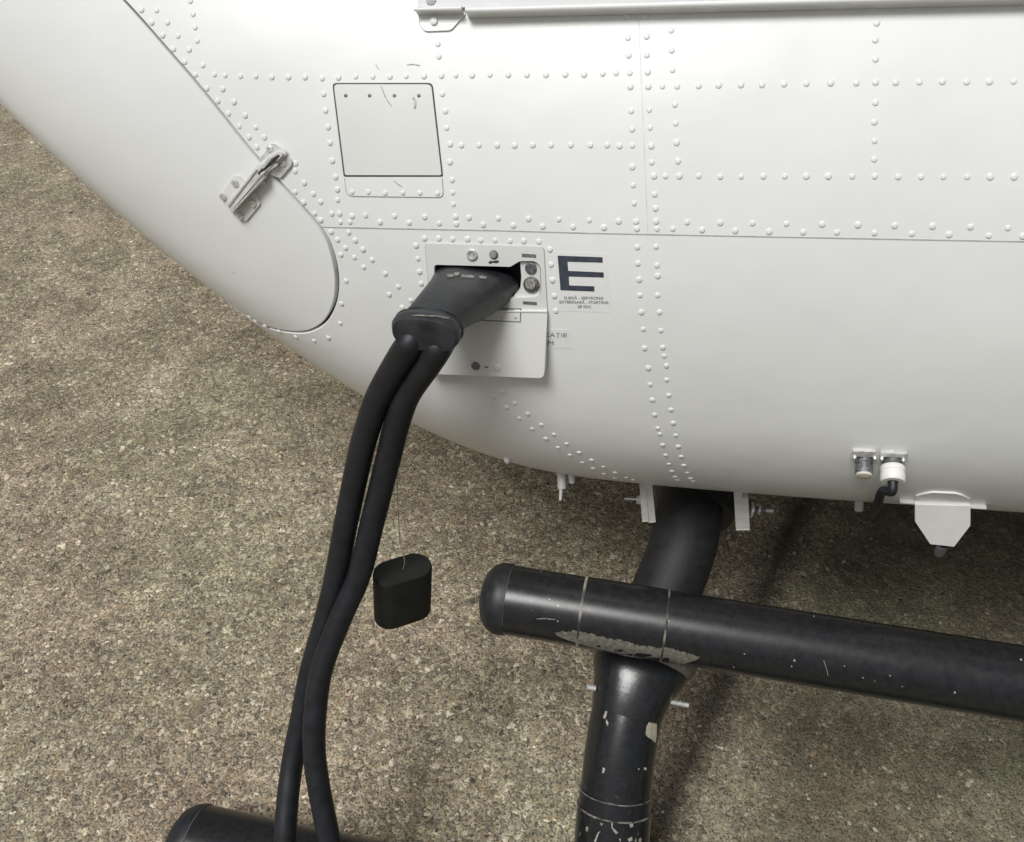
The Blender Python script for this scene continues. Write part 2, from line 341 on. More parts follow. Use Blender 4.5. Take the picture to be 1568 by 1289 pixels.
class Surf:
    """something pixels can be laid on"""
    def __init__(s, f): s.f = f
    def at(s, px, py, h=0):
        p, n = s.f(px, py); r = ray(px, py).normalized(); c = max(.25, -r.dot(n))
        return p - r * (h / c), n
HULL = Surf(lambda x, y: hit_hull(x, y)[:2])
def plane_surf(o, n):
    n = n.normalized()
    def f(x, y):
        r = ray(x, y).normalized(); t = (o - C0).dot(n) / r.dot(n); return C0 + r * t, (n if n.dot(r) < 0 else -n)
    return Surf(f)
def bvh_surf(obj, fallback=.8):
    me = obj.data; vs = [obj.matrix_world @ v.co for v in me.vertices]; b = BVHTree.FromPolygons(vs, [tuple(p.vertices) for p in me.polygons])
    def f(x, y):
        r = ray(x, y).normalized(); p, n, _, _ = b.ray_cast(C0, r)
        if p is None: p, n, _, _ = b.find_nearest(C0 + r * fallback)
        if n.dot(r) > 0: n = -n
        return p, n
    return Surf(f)

# ------------------------------------------------------------------ shape builders
def resample(pts, n=8):
    """closed? no: catmull-rom through pts"""
    P = [Vector(p) for p in pts]; out = []
    for i in range(len(P) - 1):
        a = P[max(i - 1, 0)]; b = P[i]; c = P[i + 1]; d = P[min(i + 2, len(P) - 1)]
        for k in range(n):
            t = k / n
            out.append(.5 * ((2 * b) + (c - a) * t + (2 * a - 5 * b + 4 * c - d) * t * t + (3 * b - a - 3 * c + d) * t ** 3))
    out.append(P[-1]); return out
def rounded(poly, r, n=4):
    """round the corners of a 2-D polygon; r one number or one per corner"""
    out = []; m = len(poly)
    for i in range(m):
        p = Vector(poly[i]); a = Vector(poly[i - 1]) - p; b = Vector(poly[(i + 1) % m]) - p
        ri = r[i] if isinstance(r, (list, tuple)) else r
        if ri <= 0: out.append(tuple(p)); continue
        ri = min(ri, a.length * .45, b.length * .45)
        A = p + a.normalized() * ri; B = p + b.normalized() * ri
        for k in range(n + 1):
            t = k / n; out.append(tuple(A * (1 - t) ** 2 + p * 2 * t * (1 - t) + B * t * t))
    return out
def circle(cx, cy, r, n=20, ry=None): return [(cx + r * cos(2 * pi * k / n), cy + (ry or r) * sin(2 * pi * k / n)) for k in range(n)]
def patch_bm(loops, surf, top, bot, res=12, bm=None, hfun=None):
    b = bmesh.new(); ed = []
    for lp in loops:
        vs = [b.verts.new((x, y, 0)) for x, y in lp]
        for i in range(len(vs)): ed.append(b.edges.new((vs[i], vs[(i + 1) % len(vs)])))
    bmesh.ops.triangle_fill(b, edges=ed, use_beauty=True)
    xs = [v.co.x for v in b.verts]; ys = [v.co.y for v in b.verts]
    for ax, lo, hi in ((0, min(xs), max(xs)), (1, min(ys), max(ys))):
        c = lo + res
        while c < hi:
            no = Vector((1, 0, 0)) if ax == 0 else Vector((0, 1, 0)); co = Vector((c, c, 0))
            bmesh.ops.bisect_plane(b, geom=b.verts[:] + b.edges[:] + b.faces[:], plane_co=co, plane_no=no, dist=1e-4); c += res
    out = bm or bmesh.new()
    T = {}; B = {}
    for v in b.verts:
        tp = top + (hfun(v.co.x, v.co.y) if hfun else 0)
        p, n = surf.at(v.co.x, v.co.y, tp); T[v] = out.verts.new(p)
        if v.is_boundary: B[v] = out.verts.new(p + n * (bot - (tp if hfun is None or True else 0)))
    for f in b.faces:
        out.faces.new([T[v] for v in f.verts])
    for e in b.edges:
        if e.is_boundary:
            v1, v2 = e.verts; out.faces.new([T[v1], T[v2], B[v2], B[v1]])
    b.free(); return out
def patch(name, loops, surf, top, bot, mat, parent, res=12, smooth=True, hfun=None):
    if not isinstance(loops[0][0], (tuple, list)): loops = [loops]
    return link(name, patch_bm(loops, surf, top, bot, res, hfun=hfun), mat, parent, smooth)
def strip(pts, w):
    """ribbon outline around a 2-D polyline"""
    P = [Vector(p) for p in pts]; L = []; R = []
    for i, p in enumerate(P):
        d = (P[min(i + 1, len(P) - 1)] - P[max(i - 1, 0)]).normalized(); n = Vector((-d.y, d.x)) * w / 2
        L.append(tuple(p + n)); R.append(tuple(p - n))
    return L + R[::-1]
def frame_to(n):
    n = n.normalized(); return n.to_track_quat('Z', 'Y').to_matrix().to_4x4()
def lathe_bm(prof, p, n, seg=24, bm=None, cap=True):
    """prof: (radius, height) list, along n from p"""
    b = bm or bmesh.new(); M = Matrix.Translation(p) @ frame_to(n); rings = []
    for r, h in prof:
        if r <= 1e-7: rings.append([b.verts.new(M @ Vector((0, 0, h)))])
        else: rings.append([b.verts.new(M @ Vector((r * cos(2 * pi * k / seg), r * sin(2 * pi * k / seg), h))) for k in range(seg)])
    for A, B in zip(rings, rings[1:]):
        for k in range(seg):
            k2 = (k + 1) % seg
            if len(A) == 1: b.faces.new([A[0], B[k], B[k2]])
            elif len(B) == 1: b.faces.new([A[k], A[k2], B[0]])
            else: b.faces.new([A[k], A[k2], B[k2], B[k]])
    return b
def lathe(name, prof, p, n, mat, parent=None, seg=24): return link(name, lathe_bm(prof, p, n, seg), mat, parent)
def sweep_bm(pts, rad, seg=24, cap=True, bm=None):
    b = bm or bmesh.new(); P = [Vector(p) for p in pts]; n = len(P)
    R = rad if isinstance(rad, (list, tuple)) else [rad] * n
    tn = [(P[min(i + 1, n - 1)] - P[max(i - 1, 0)]).normalized() for i in range(n)]
    up = Vector((0, 0, 1)) if abs(tn[0].z) < .9 else Vector((1, 0, 0)); x = tn[0].cross(up).normalized(); rings = []
    for i in range(n):
        x = (x - tn[i] * x.dot(tn[i])).normalized(); y = tn[i].cross(x)
        rings.append([b.verts.new(P[i] + (x * cos(2 * pi * k / seg) + y * sin(2 * pi * k / seg)) * R[i]) for k in range(seg)])
    for A, B in zip(rings, rings[1:]):
        for k in range(seg): b.faces.new([A[k], A[(k + 1) % seg], B[(k + 1) % seg], B[k]])
    if cap: b.faces.new(rings[0][::-1]); b.faces.new(rings[-1])
    return b
def sweep(name, pts, rad, mat, parent=None, seg=24): return link(name, sweep_bm(pts, rad, seg), mat, parent)
def box_bm(c, ax, hs, bevel=0, bm=None):
    b = bmesh.new(); r = bmesh.ops.create_cube(b, size=2)
    M = Matrix((ax[0], ax[1], ax[2])).transposed()
    for v in b.verts: v.co = M @ Vector((v.co.x * hs[0], v.co.y * hs[1], v.co.z * hs[2])) + c
    if bevel: bmesh.ops.bevel(b, geom=b.edges[:], offset=bevel, segments=2, affect='EDGES', profile=.6)
    if bm is not None:
        me = bpy.data.meshes.new('t'); b.to_mesh(me); b.free(); bm.from_mesh(me); bpy.data.meshes.remove(me); return bm
    return b
def screw(name, px, py, rpx, h, mat, parent, surf=HULL, off=0.0, head='pan', label=None):
    p, n = surf.at(px, py, off); r = rpx * depth(p) / F
    if head == 'pan': prof = [(r, -.001), (r, h * .4), (r * .85, h * .8), (r * .45, h), (r * .3, h), (r * .26, h * .45), (0, h * .45)]
    elif head == 'flat': prof = [(r, -.001), (r, h * .8), (r * .9, h), (r * .0, h)]
    elif head == 'ring': prof = [(r, -.001), (r, h * .7), (r * .86, h), (r * .6, h), (r * .55, h * .2), (r * .4, h * .2), (r * .3, h * .8), (0, h * .8)]
    o = lathe(name, prof, p, n, mat, parent)
    if label: o['label'] = label
    return o

# ------------------------------------------------------------------ helicopter
heli = empty('helicopter', (.3, .9, 0))
tag(heli, 'white riveted helicopter nose standing on black tubular skids', 'helicopter')

SEAMPX = [(190, 0), (220, 33), (260, 79), (300, 125), (340, 174), (370, 212), (395, 242), (422, 272), (445, 297), (468, 322), (490, 348), (503, 370), (511, 395),
          (515.5, 420), (516, 442), (513, 462), (506, 480), (496, 494), (483, 503), (468, 508), (450, 508.5), (425, 505), (400, 497), (375, 484)]
sp = [Vector((p.x, p.y)) for p in resample([(x, y, 0) for x, y in SEAMPX], 5)]
WPX = np.interp(np.arange(len(sp)), [0, 30, 50, 62, 80, 92, 105, 118], [3.6, 3.8, 4.6, 6.6, 5.2, 4.4, 3.4, 2.6])
def seam_fn(sgn):
    q = []
    for i, p in enumerate(sp):
        d = (sp[min(i + 1, len(sp) - 1)] - sp[max(i - 1, 0)]).normalized(); n = Vector((-d.y, d.x))      # left of the way down = towards the door
        c = p - n * sgn * WPX[i] / 2; q.append(hull_ut(c.x, c.y))
    # keep t strictly falling along the curve
    out = [q[0]]
    for r in q[1:]:
        if r[1] < out[-1][1] - .02: out.append(r)
    out = out[::-1]; tt = np.array([r[1] for r in out]); us = np.array([r[0] for r in out])
    slope = (us[-1] - us[-8]) / (tt[-1] - tt[-8])
    def f(t):
        t = np.asarray(t, float); u = np.interp(t, tt, us)
        u = np.where(t > tt[-1], np.maximum(us[-1] + slope * (t - tt[-1]), us[-1] - .35), u)
        u = np.where(t < tt[0], np.maximum(us[0] - .015 * (tt[0] - t), us[0] - .22), u)
        return u
    return f, tt
fD, tD = seam_fn(-1); fF, tF = seam_fn(1)
if fD((tD[0] + tD[-1]) / 2) > fF((tD[0] + tD[-1]) / 2): fD, fF, tD, tF = fF, fD, tF, tD
TS = np.sort(np.concatenate([np.arange(0, NS - 1 + 1e-6, 1.0), tD, tF, [NS - 1]]))
keep = [TS[0]]
for t in TS[1:]:
    if t - keep[-1] > .12: keep.append(t)
TS = np.array(keep)
UD, UF = fD(TS), fF(TS); UD = np.minimum(UD, UF - .0008); US = (UD + UF) / 2
def grid_half(edge, other, nfrac, side, flange):
    """grid between edge[u](t) and other u; first column turned inwards as a flange"""
    cols = []
    for f in nfrac: cols.append(hullpt(edge + (other - edge) * f, TS, side))
    return cols
def hull_mesh(name, edge, other, nfrac, mat, lip=True):
    bm = bmesh.new()
    for side in (1, -1):
        cols = [hullpt(edge + (other - edge) * f, TS, side) for f in nfrac]
        # normals at the edge for the turned-in lip
        A = np.array(cols)                                   # (ncol, nt, 3)
        dn = np.cross(np.gradient(A, axis=1)[1], A[1] - A[2]); ln = np.linalg.norm(dn, axis=1); dn /= np.maximum(ln, 1e-9)[:, None]
        inward = np.array([float(WX.x), float(WX.y), .0]) * .75 + np.array([0, .535, .75]) * 1.0
        cen = A[1].copy(); cen[:, 0] = A[1][:, 0]
        vecc = np.stack([np.full(len(TS), 0), np.full(len(TS), 0), np.full(len(TS), 0)], 1)
        axisp = np.array([WX.x * .75, .535 + WX.y * .75, .72]) + np.outer(((A[1] - np.array([WX.x * .75, .535 + WX.y * .75, .72])) @ np.array(AX)), np.array(AX))
        s = np.sign(((axisp - A[1]) * dn).sum(1)); dn *= s[:, None]
        if lip:
            l1 = A[0] + dn * .0007; l2 = l1 + dn * .012
            dirn = A[0] - A[1]; dirn /= np.maximum(np.linalg.norm(dirn, axis=1), 1e-9)[:, None]
            A[0] = A[0] - dirn * .0004
            l1 = l1 + dirn * .0002; l2 = l2 + dirn * .0002
            A = np.concatenate([[l2], [l1], A], 0)
        vs = [[bm.verts.new(A[i, j]) for j in range(len(TS))] for i in range(A.shape[0])]
        for i in range(A.shape[0] - 1):
            for j in range(len(TS) - 1):
                try: bm.faces.new((vs[i][j], vs[i + 1][j], vs[i + 1][j + 1], vs[i][j + 1]))
                except ValueError: pass
    bmesh.ops.remove_doubles(bm, verts=bm.verts, dist=1e-6)
    return bm
fr = np.concatenate([[0, .0008, .0025, .006], np.linspace(.012, .40, 500), np.linspace(.42, 1, 34)])
fus = hull_mesh('fuselage', UF, np.full_like(US, 2.9), fr, WHITE)
# opening for the power receptacle
def opening_test(co):
    d = depth(co); v = co - C0; px = 784 + F * v.x / d; py = 644.5 + F * v.dot(DN) / d
    return 654 < px < 834.5 and 392 < py < 477 and d < .72
dl = [f for f in fus.faces if all(opening_test(v.co) for v in f.verts)]
# tail end closed with a rounded bulkhead
bmesh.ops.delete(fus, geom=dl, context='FACES')
fuselage = link('fuselage', fus, WHITE, heli)
bm = bmesh.new(); ring = [hullpt(2.9, t, 1) for t in TS] + [hullpt(2.9, t, -1) for t in TS[::-1]]
vs = [bm.verts.new(p) for p in ring]; bmesh.ops.remove_doubles(bm, verts=bm.verts, dist=1e-5)
bm.verts.ensure_lookup_table(); bm.faces.new(bm.verts[:]); bmesh.ops.triangulate(bm, faces=bm.faces[:])
link('rear_bulkhead', bm, WHITE, heli, smooth=False)
frd = np.concatenate([[0, .004, .012, .025], np.linspace(.04, 1, 70)])
nd = hull_mesh('nose_door', UD, np.full_like(US, -1.099), frd, PANEL)
nose_door = link('nose_door', nd, WHITE, heli); nose_door['label'] = 'smooth white nose cover without rivets, left of the curved gap'
# backing strip inside the gap
bm = bmesh.new()
for side in (1, -1):
    rows = []
    for du in (-.012, .012):
        p = hullpt(US + du, TS, side); c = hullpt(US * 0 + US, TS, side)
        ctr = np.array([WX.x * .75, .535 + WX.y * .75, .72]) + np.outer(((c - np.array([WX.x * .75, .535 + WX.y * .75, .72])) @ np.array(AX)), np.array(AX))
        dv = ctr - c; dv /= np.linalg.norm(dv, axis=1)[:, None]
        rows.append([bm.verts.new(q) for q in (p + dv * .006)])
    for j in range(len(TS) - 1): bm.faces.new((rows[0][j], rows[1][j], rows[1][j + 1], rows[0][j + 1]))
link('seam_backing', bm, GAP, heli)

# cabin above the nose (out of the picture; it shades the ground)
def cabin():
    bm = bmesh.new(); rows = []
    for u, zt, wi in ((-.62, .80, .30), (-.50, .98, .26), (-.30, 1.30, .22), (-.05, 1.62, .20), (.25, 1.88, .19), (.7, 2.05, .18), (1.4, 2.12, .18), (2.2, 2.12, .18), (2.9, 2.05, .2)):
        zb = .78; rg = []
        for side in (1, -1):
            prof = [(wi, zb), (wi + .03, zb + (zt - zb) * .4), (wi + .10, zb + (zt - zb) * .75), (wi + .18, zb + (zt - zb) * .93), (wi + .3, zb + (zt - zb) * .99), (.75, zt)]
            if side < 0: prof = prof[:-1][::-1]
            for w_, z in prof:
                ww = w_ if side > 0 else 1.5 - w_
                rg.append(bm.verts.new(Vector((0, .535, z)) + AX * u + WX * ww))
        rows.append(rg)
    for A, B in zip(rows, rows[1:]):
        for k in range(len(A) - 1): bm.faces.new((A[k], B[k], B[k + 1], A[k + 1]))
    bm.faces.new(rows[0]); bm.faces.new(rows[-1][::-1])
    return link('cabin', bm, WHITE, heli)
cabin()

# ------------------------------------------------------------------ rivets
RV = []
def add(s, ox, oy, txt):
    for q in txt.split(): x, y = q.split(','); RV.append((float(x) / s + ox, float(y) / s + oy))
add(3, 0, 0, '650,45 697,103 747,162 797,225 848,284 898,343 950,406 1000,464 1050,522 1099,580 1144,630 1180,675 720,48 769,103 818,165 869,228 932,300 985,342 1023,408 1075,468 1126,530 1175,585 1214,630 875,5 887,65 896,126 906,188 1035,346 1105,350 1175,350 1249,354 1325,354 1401,354 1479,358')
add(1, 0, 0, '451.7,262 466,280 452,294 480,297 491,309 465,310 482,327 491,337 508,327 520,327 539,331 521,340 536,340 560,329 507,355 534,356 517,367 544,368 529,379.5 556,382 522,390 543,394 570,398 557,409 590,419 610,439 596,451 629,460 616,471')
add(3, 0, 0, '1550,870 1541,813 1527,738 1516,656 1507,584 1495,507 1487,432 1550,918 1358,750')
add(1, 0, 0, '650,365 672,365 693,366 716,366 736,368 758,368 781,369 802,369 825,370 637,376 640,396 642.5,416 645,434 842,382 844,405 846,429 849,453 851,476 736,588 769,599 756,607 788,617 776,624 808,634')
add(3.391, 740, 560, '163,195 122,215 232,250 188,273 302,306 255,327 367,356 325,378 433,405 388,424 498,450 450,463 563,489 515,502 624,524 571,532 685,554 628,560 743,580 684,582 778,591 857,12 866,97 878,177 890,254 906,324 917,354 931,411 947,464 964,510 980,547 996,576 1008,592 951,0 952,73 963,153 975,228 987,297 1000,361 1013,419 1028,471 1042,517 1060,555 1076,584 1088,598')
add(3, 460, 0, '20,353 100,360 175,356 254,352 333,352 411,352 486,350 568,350 648,348 714,346 789,346 871,344 955,344 1041,344 1128,344 1217,342 1303,342 1389,338 1450,336 1513,335 632,203 636,260 652,432 666,510 672,588 688,662 687,744 697,826 700,884 704,938 713,996 717,1028 740,667 820,667 904,667 984,668 1068,666 1152,666 1242,666 1332,666 1409,666 1466,670 1525,668 1505,175 1508,255 1516,398 1520,510 1524,594 1525,766 1529,851 1533,934 1542,1018 1546,1050 1548,1135 1550,1210 300,990 433,992 571,996 774,1000 909,1003 1048,1005 1187,1008 1327,1012 1462,1016 366,1020 500,1023 638,1026 840,1032 978,1036 1113,1040 1253,1042 1395,1045')
add(2.42, 920, 0, '165,62 170,135 171,204 174,267 176,320 180,407 183,473 187,541 189,601 197,652 200,720 203,772 205,820 208,848 205,914 208,983 211,1022 99,62 261,113 263,187 266,260 283,320 275,388 278,457 281,528 286,597 291,652 228,320 363,318 437,315 519,314 597,314 679,311 762,309 852,307 947,307 1018,304 1093,305 1181,304 1266,302 1356,303 1440,302 1530,302 1022,85 1017,148 1018,219 1018,380 1014,452 1015,522 1013,590 240,652 363,652 443,654 520,654 602,653 682,653 762,653 843,653 932,653 1015,653 1102,655 1187,655 1270,655 1358,655 1443,655 1532,655 320,823 443,825 563,827 688,829 820,831 953,833 1089,836 1229,838 1370,841 1509,845 267,848 375,852 498,855 624,858 750,860 875,861 1014,863 1153,866 1291,869 1438,873 1565,875')
add(1, 0, 0, '978.7,428 980,452 982,478 985,504 987,533 1007,452 1010,478 1012,506 1015,532 1017,545 503,517 521,495 523,465 530,430 345,467 353,473')
add(2.578, 0, 100, '985,993 1010,1010 1048,1028 1103,1050 1168,1072 1240,1087')
EX = []      # rows run on beyond the frame
for k in range(1, 16): EX += [(1552 + 36 * k, 125), (1553 + 36 * k, 270), (1543 + 55 * k, 349 + 1.3 * k), (1567 + 55 * k, 361 + 1.3 * k)]
RR = .00212
def rivet_prof(r): return [(r, -.0004), (r * .97, r * .10), (r * .86, r * .25), (r * .6, r * .37), (r * .3, r * .42), (0, r * .43)]
rb = lathe_bm(rivet_prof(RR), Vector((0, 0, 0)), Vector((0, 0, 1)), 12)
bmesh.ops.recalc_face_normals(rb, faces=rb.faces)
rme = bpy.data.meshes.new('rivet'); rb.to_mesh(rme); rme.shade_smooth(); rme.materials.append(WHITE)
info = []
for (x, y) in RV:
    r = ray(x, y).normalized(); p, n, f, d = HB.ray_cast(C0, r)
    if p is None: continue
    if n.dot(r) > 0: n = -n
    info.append((depth(p), x, y, p, n))
info.sort(key=lambda q: -abs(q[4].dot(ray(q[1], q[2]).normalized())) / q[0] ** 2)
big = bmesh.new()
bpy.context.view_layer.update()
for k, (d, x, y, p, n) in enumerate(info):
    s = random.uniform(.88, 1.1)
    if k < 100:
        o = bpy.data.objects.new('rivet', rme); COL.objects.link(o); o.parent = heli; o.matrix_parent_inverse = heli.matrix_world.inverted()
        o.matrix_world = Matrix.Translation(p) @ frame_to(n) @ Matrix.Scale(s, 4)
    else: lathe_bm(rivet_prof(RR * s), p, n, 12, bm=big)
for x, y in EX:
    r = ray(x, y).normalized(); p, n, f, d = HB.ray_cast(C0, r)
    if p is None: continue
    if n.dot(r) > 0: n = -n
    lathe_bm(rivet_prof(RR), p, n, 10, bm=big)
rr = link('rivet_rows', big, WHITE, heli); tag(rr, kind='stuff')
print('rivets', len(info))

# ------------------------------------------------------------------ skin seams
s1 = [(493, 347.5), (600, 350), (760, 353), (900, 357), (1050, 360), (1200, 363), (1380, 366.5), (1568, 370), (1800, 376), (2000, 383)]
patch('skin_seam', strip(s1, 1.7), HULL, .00025, -.0003, SEAM, heli, 30)
s2 = [(978, 30), (984, 170), (989, 290), (992, 358)]
patch('skin_seam', strip(s2, 1.3), HULL, .0002, -.0003, simple('faint_seam', (.66, .66, .66), .6), heli, 30)

# ------------------------------------------------------------------ access panel
def dilate(poly, d):
    c = Vector((sum(p[0] for p in poly) / len(poly), sum(p[1] for p in poly) / len(poly))); out = []
    for p in poly:
        v = Vector(p) - c; out.append(tuple(c + v * ((v.length + d) / v.length)))
    return out
ap = [(509.5, 127.5), (661.5, 127.5), (677.5, 269.5), (527, 269.5)]
bk = patch('access_panel_frame', rounded(dilate(ap, 1.2), [7, 7, 3, 3]), HULL, .00035, -.0004, GAP, heli, 14)
pan = patch('access_panel', [rounded(dilate(ap, -2.0), [7, 7, 3, 3])] + [circle(x, y, 2.9, 14) for x, y in ((529.5, 146.5), (566, 146.5), (604, 146.5), (641.5, 146.5))], HULL, .0013, 0, PANEL, heli, 14)
lowp = [(527.5, 272.5), (677, 272.5), (679, 302), (531, 300)]
patch('panel_hinge_strip', rounded(dilate(lowp, .6), [1, 1, 8, 8]), HULL, .0003, -.0004, SEAM, heli, 14)
hs = patch('panel_hinge_strip', rounded(dilate(lowp, -.6), [1, 1, 8, 8]), HULL, .0009, 0, WHITE, heli, 14)
pm, pn = None, None
for x, y in ((539, 294), (564, 294), (590, 295.5), (617, 295), (643, 295.5), (670, 296)):
    p, n = HULL.at(x, y, .0009); lathe('rivet', rivet_prof(.0019), p, n, WHITE, hs, 12)
for x, y in ((529.5, 146.5), (566, 146.5), (604, 146.5), (641.5, 146.5)):
    screw('screw', x, y, 3.4, .0005, DSTEEL, pan, off=.0004, head='flat')
for q, wd in (([(583, 131), (592, 152), (600, 163)], 1.3), ([(575, 98), (580, 106)], 1.2), ([(623, 99), (633, 98.5), (643, 100.5)], 1.8), ([(632, 149), (636, 156), (635, 166)], 3.5), ([(604, 277), (609, 282), (616, 286)], 1.6), ([(588, 145), (591, 150)], 1.5)):
    qq = [tuple(v)[:2] for v in resample([(a, b, 0) for a, b in q], 3)]
    patch('scuff_mark', strip(qq, wd), HULL, .00155 if 128 < q[0][1] < 270 else (.0011 if q[0][1] > 270 else .0002), .0, SCUFF, heli, 30)

# ------------------------------------------------------------------ power receptacle
S8 = lambda x, y: (620 + x / 5.604, 370 + y / 5.604)
outer = rounded([S8(172, 16), S8(1190, 44), S8(1222, 604), S8(222, 585)], [6, 6, 2, 2])
inner = rounded([S8(250, 197), S8(905, 215), S8(985, 166), S8(1120, 165), S8(1166, 215), S8(1170, 430), S8(1130, 477), S8(870, 486), S8(840, 520), S8(262, 512)], [5, 3, 4, 6, 6, 8, 8, 5, 3, 4])
rec = empty('power_receptacle', HULL.at(745, 425)[0]); rec.parent = heli; rec.matrix_parent_inverse = heli.matrix_world.inverted(); bpy.context.view_layer.update()
rec['label'] = 'open external power socket in the hull, frame with small knobs'
patch('frame_seal', rounded(dilate([S8(172, 16), S8(1190, 44), S8(1222, 604), S8(222, 585)], 1.0), 5), HULL, .0003, -.0004, SEAM, rec, 14) if False else None
patch('socket_frame', [outer, inner], HULL, .0012, -.0025, PANEL, rec, 10)
link('frame_outline', patch_bm([dilate(outer, .9), dilate(outer, -1.5)], HULL, .00035, -.0004, 14), SEAM, rec)
# well of the socket
_, nrec = HULL.at(745, 430)
def inset_well(name, loop, h0, h1, mat_wall, mat_floor, floor=True):
    bm = bmesh.new(); A = []; B = []
    for x, y in loop:
        p, n = HULL.at(x, y, h0); A.append(bm.verts.new(p)); B.append(bm.verts.new(p + nrec * (h1 - h0)))
    m = len(A)
    for i in range(m): f = bm.faces.new((A[i], A[(i + 1) % m], B[(i + 1) % m], B[i])); f.material_index = 0
    if floor:
        ff = bmesh.ops.triangle_fill(bm, edges=[e for e in bm.edges if all(v in B for v in e.verts)], use_beauty=True)
        for f in ff['geom']:
            if isinstance(f, bmesh.types.BMFace): f.material_index = 1
    return link(name, bm, [mat_wall, mat_floor], rec, smooth=False)
inset_well('socket_well', inner, .001, -.024, simple('well_wall', (.10, .11, .13), .5), simple('well_floor', (.02, .023, .03), .5))
plate = rounded([S8(988, 172), S8(1120, 168), S8(1162, 215), S8(1166, 430), S8(1128, 474), S8(925, 470), S8(990, 415), S8(1000, 300)], [3, 5, 6, 8, 8, 4, 4, 3])
kp = patch('knob_plate', plate, HULL, -.0016, -.024, PANEL, rec, 10)
for (x, y, r, m) in ((1082, 225, 50, DSTEEL), (1087, 366, 71, DSTEEL)):
    a, b = S8(x, y); screw('push_button', a, b, r / 5.604, .0016, m, kp, off=-.0016, head='flat')
a, b = S8(1084, 358); screw('push_button', a, b, 48 / 5.604, .0026, simple('button_grey', (.30, .29, .27), .45, var=.5, scale=500), kp, off=-.0016, head='flat')
a, b = S8(577, 110); screw('screw', a, b, 50 / 5.604, .0016, STEEL, rec, off=.0012, head='ring', label='silver ring-shaped quarter-turn fastener')
a, b = S8(763, 110); screw('fastener_ring', a, b, 39 / 5.604, .0007, DSTEEL, rec, off=.0012, head='flat')
screw('knob', a - .3, b - .3, 29 / 5.604, .0020, simple('knob_grey', (.38, .38, .36), .4, .3), rec, off=.0012, head='flat')
arrow = [S8(712, 178), S8(740, 160), S8(745, 168), S8(805, 160), S8(808, 172), S8(790, 184), S8(750, 180), S8(735, 192)]
patch('arrow_mark', arrow, HULL, .00145, .001, INK, rec, 20)
for q in ([(1003, 102), (1126, 110), (1124, 138), (1003, 130)], [(1010, 512), (1131, 518), (1132, 545), (1012, 536)]):
    patch('small_placard', [S8(*z) for z in q], HULL, .0015, .001, simple('placard_dark', (.14, .14, .15), .5, var=.7, scale=1500), rec, 20)

# open cover hanging below
lid = empty('receptacle_cover', HULL.at(760, 520)[0]); lid.parent = heli; lid.matrix_parent_inverse = heli.matrix_world.inverted(); bpy.context.view_layer.update()
lid['label'] = 'flat white cover folded down below the power socket'
lo = rounded([S8(150, 585), S8(1000, 597), S8(1222, 606), S8(1194, 1172), S8(170, 1132)], [2, 0, 3, 9, 9])
tilt = lambda x, y: .0085 * max(0, (y - 476)) / 100
bmc = patch_bm([lo], HULL, .0030, .0018, 14, hfun=tilt)
me = link('cover_plate', bmc, PANEL, lid); md = me.modifiers.new('thick', 'SOLIDIFY'); md.thickness = .0008; md.offset = -1
sweep('hinge', [HULL.at(*S8(x, 590 + (x - 600) * .012), .0024)[0] for x in (300, 600, 900, 1100, 1222)], .0014, PANEL, lid, 10)
def on_lid(x, y, dh=0): return .0030 + tilt(*S8(x, y)) + dh
pq = [(480, 560), (998, 573), (994, 692), (480, 672)]
plq = [S8(*z) for z in pq]
link('data_plate_outline', patch_bm([plq, [S8(*z) for z in ((486, 566), (990, 579), (986, 685), (486, 666))]], HULL, .0033, .003, 20, hfun=tilt), INK2, lid)
for q in ([(855, 582), (945, 586), (943, 606), (855, 600)],): patch('data_plate_slot', [S8(*z) for z in q], HULL, .0034, .003, INK2, lid, 20, hfun=tilt)
patch('data_plate_slot', [S8(*z) for z in [(862, 590), (938, 594), (937, 602), (862, 597)]], HULL, .0035, .003, WHITE, lid, 20, hfun=tilt)
for (x, y, r, m) in ((703, 632, 14, INK2), (950, 652, 12, SEAM), (828, 650, 6, INK2), (735, 594, 12, INK2), (755, 597, 8, INK2)):
    a, b = S8(x, y); screw('dot', a, b, r / 5.6, .0003, m, lid, off=on_lid(x, y), head='flat')
a, b = S8(608, 1068); screw('latch_button', a, b, 40 / 5.6, .0006, simple('speckled_grey', (.17, .17, .18), .5, var=.7, scale=900), lid, off=on_lid(608, 1068), head='flat')
a, b = S8(792, 1085); screw('latch_socket', a, b, 36 / 5.6, .0010, PANEL, lid, off=on_lid(792, 1085), head='pan')
patch('dash_mark', [S8(*z) for z in [(680, 1070), (716, 1078), (714, 1086), (684, 1080)]], HULL, .0033, .003, INK2, lid, 20, hfun=tilt)

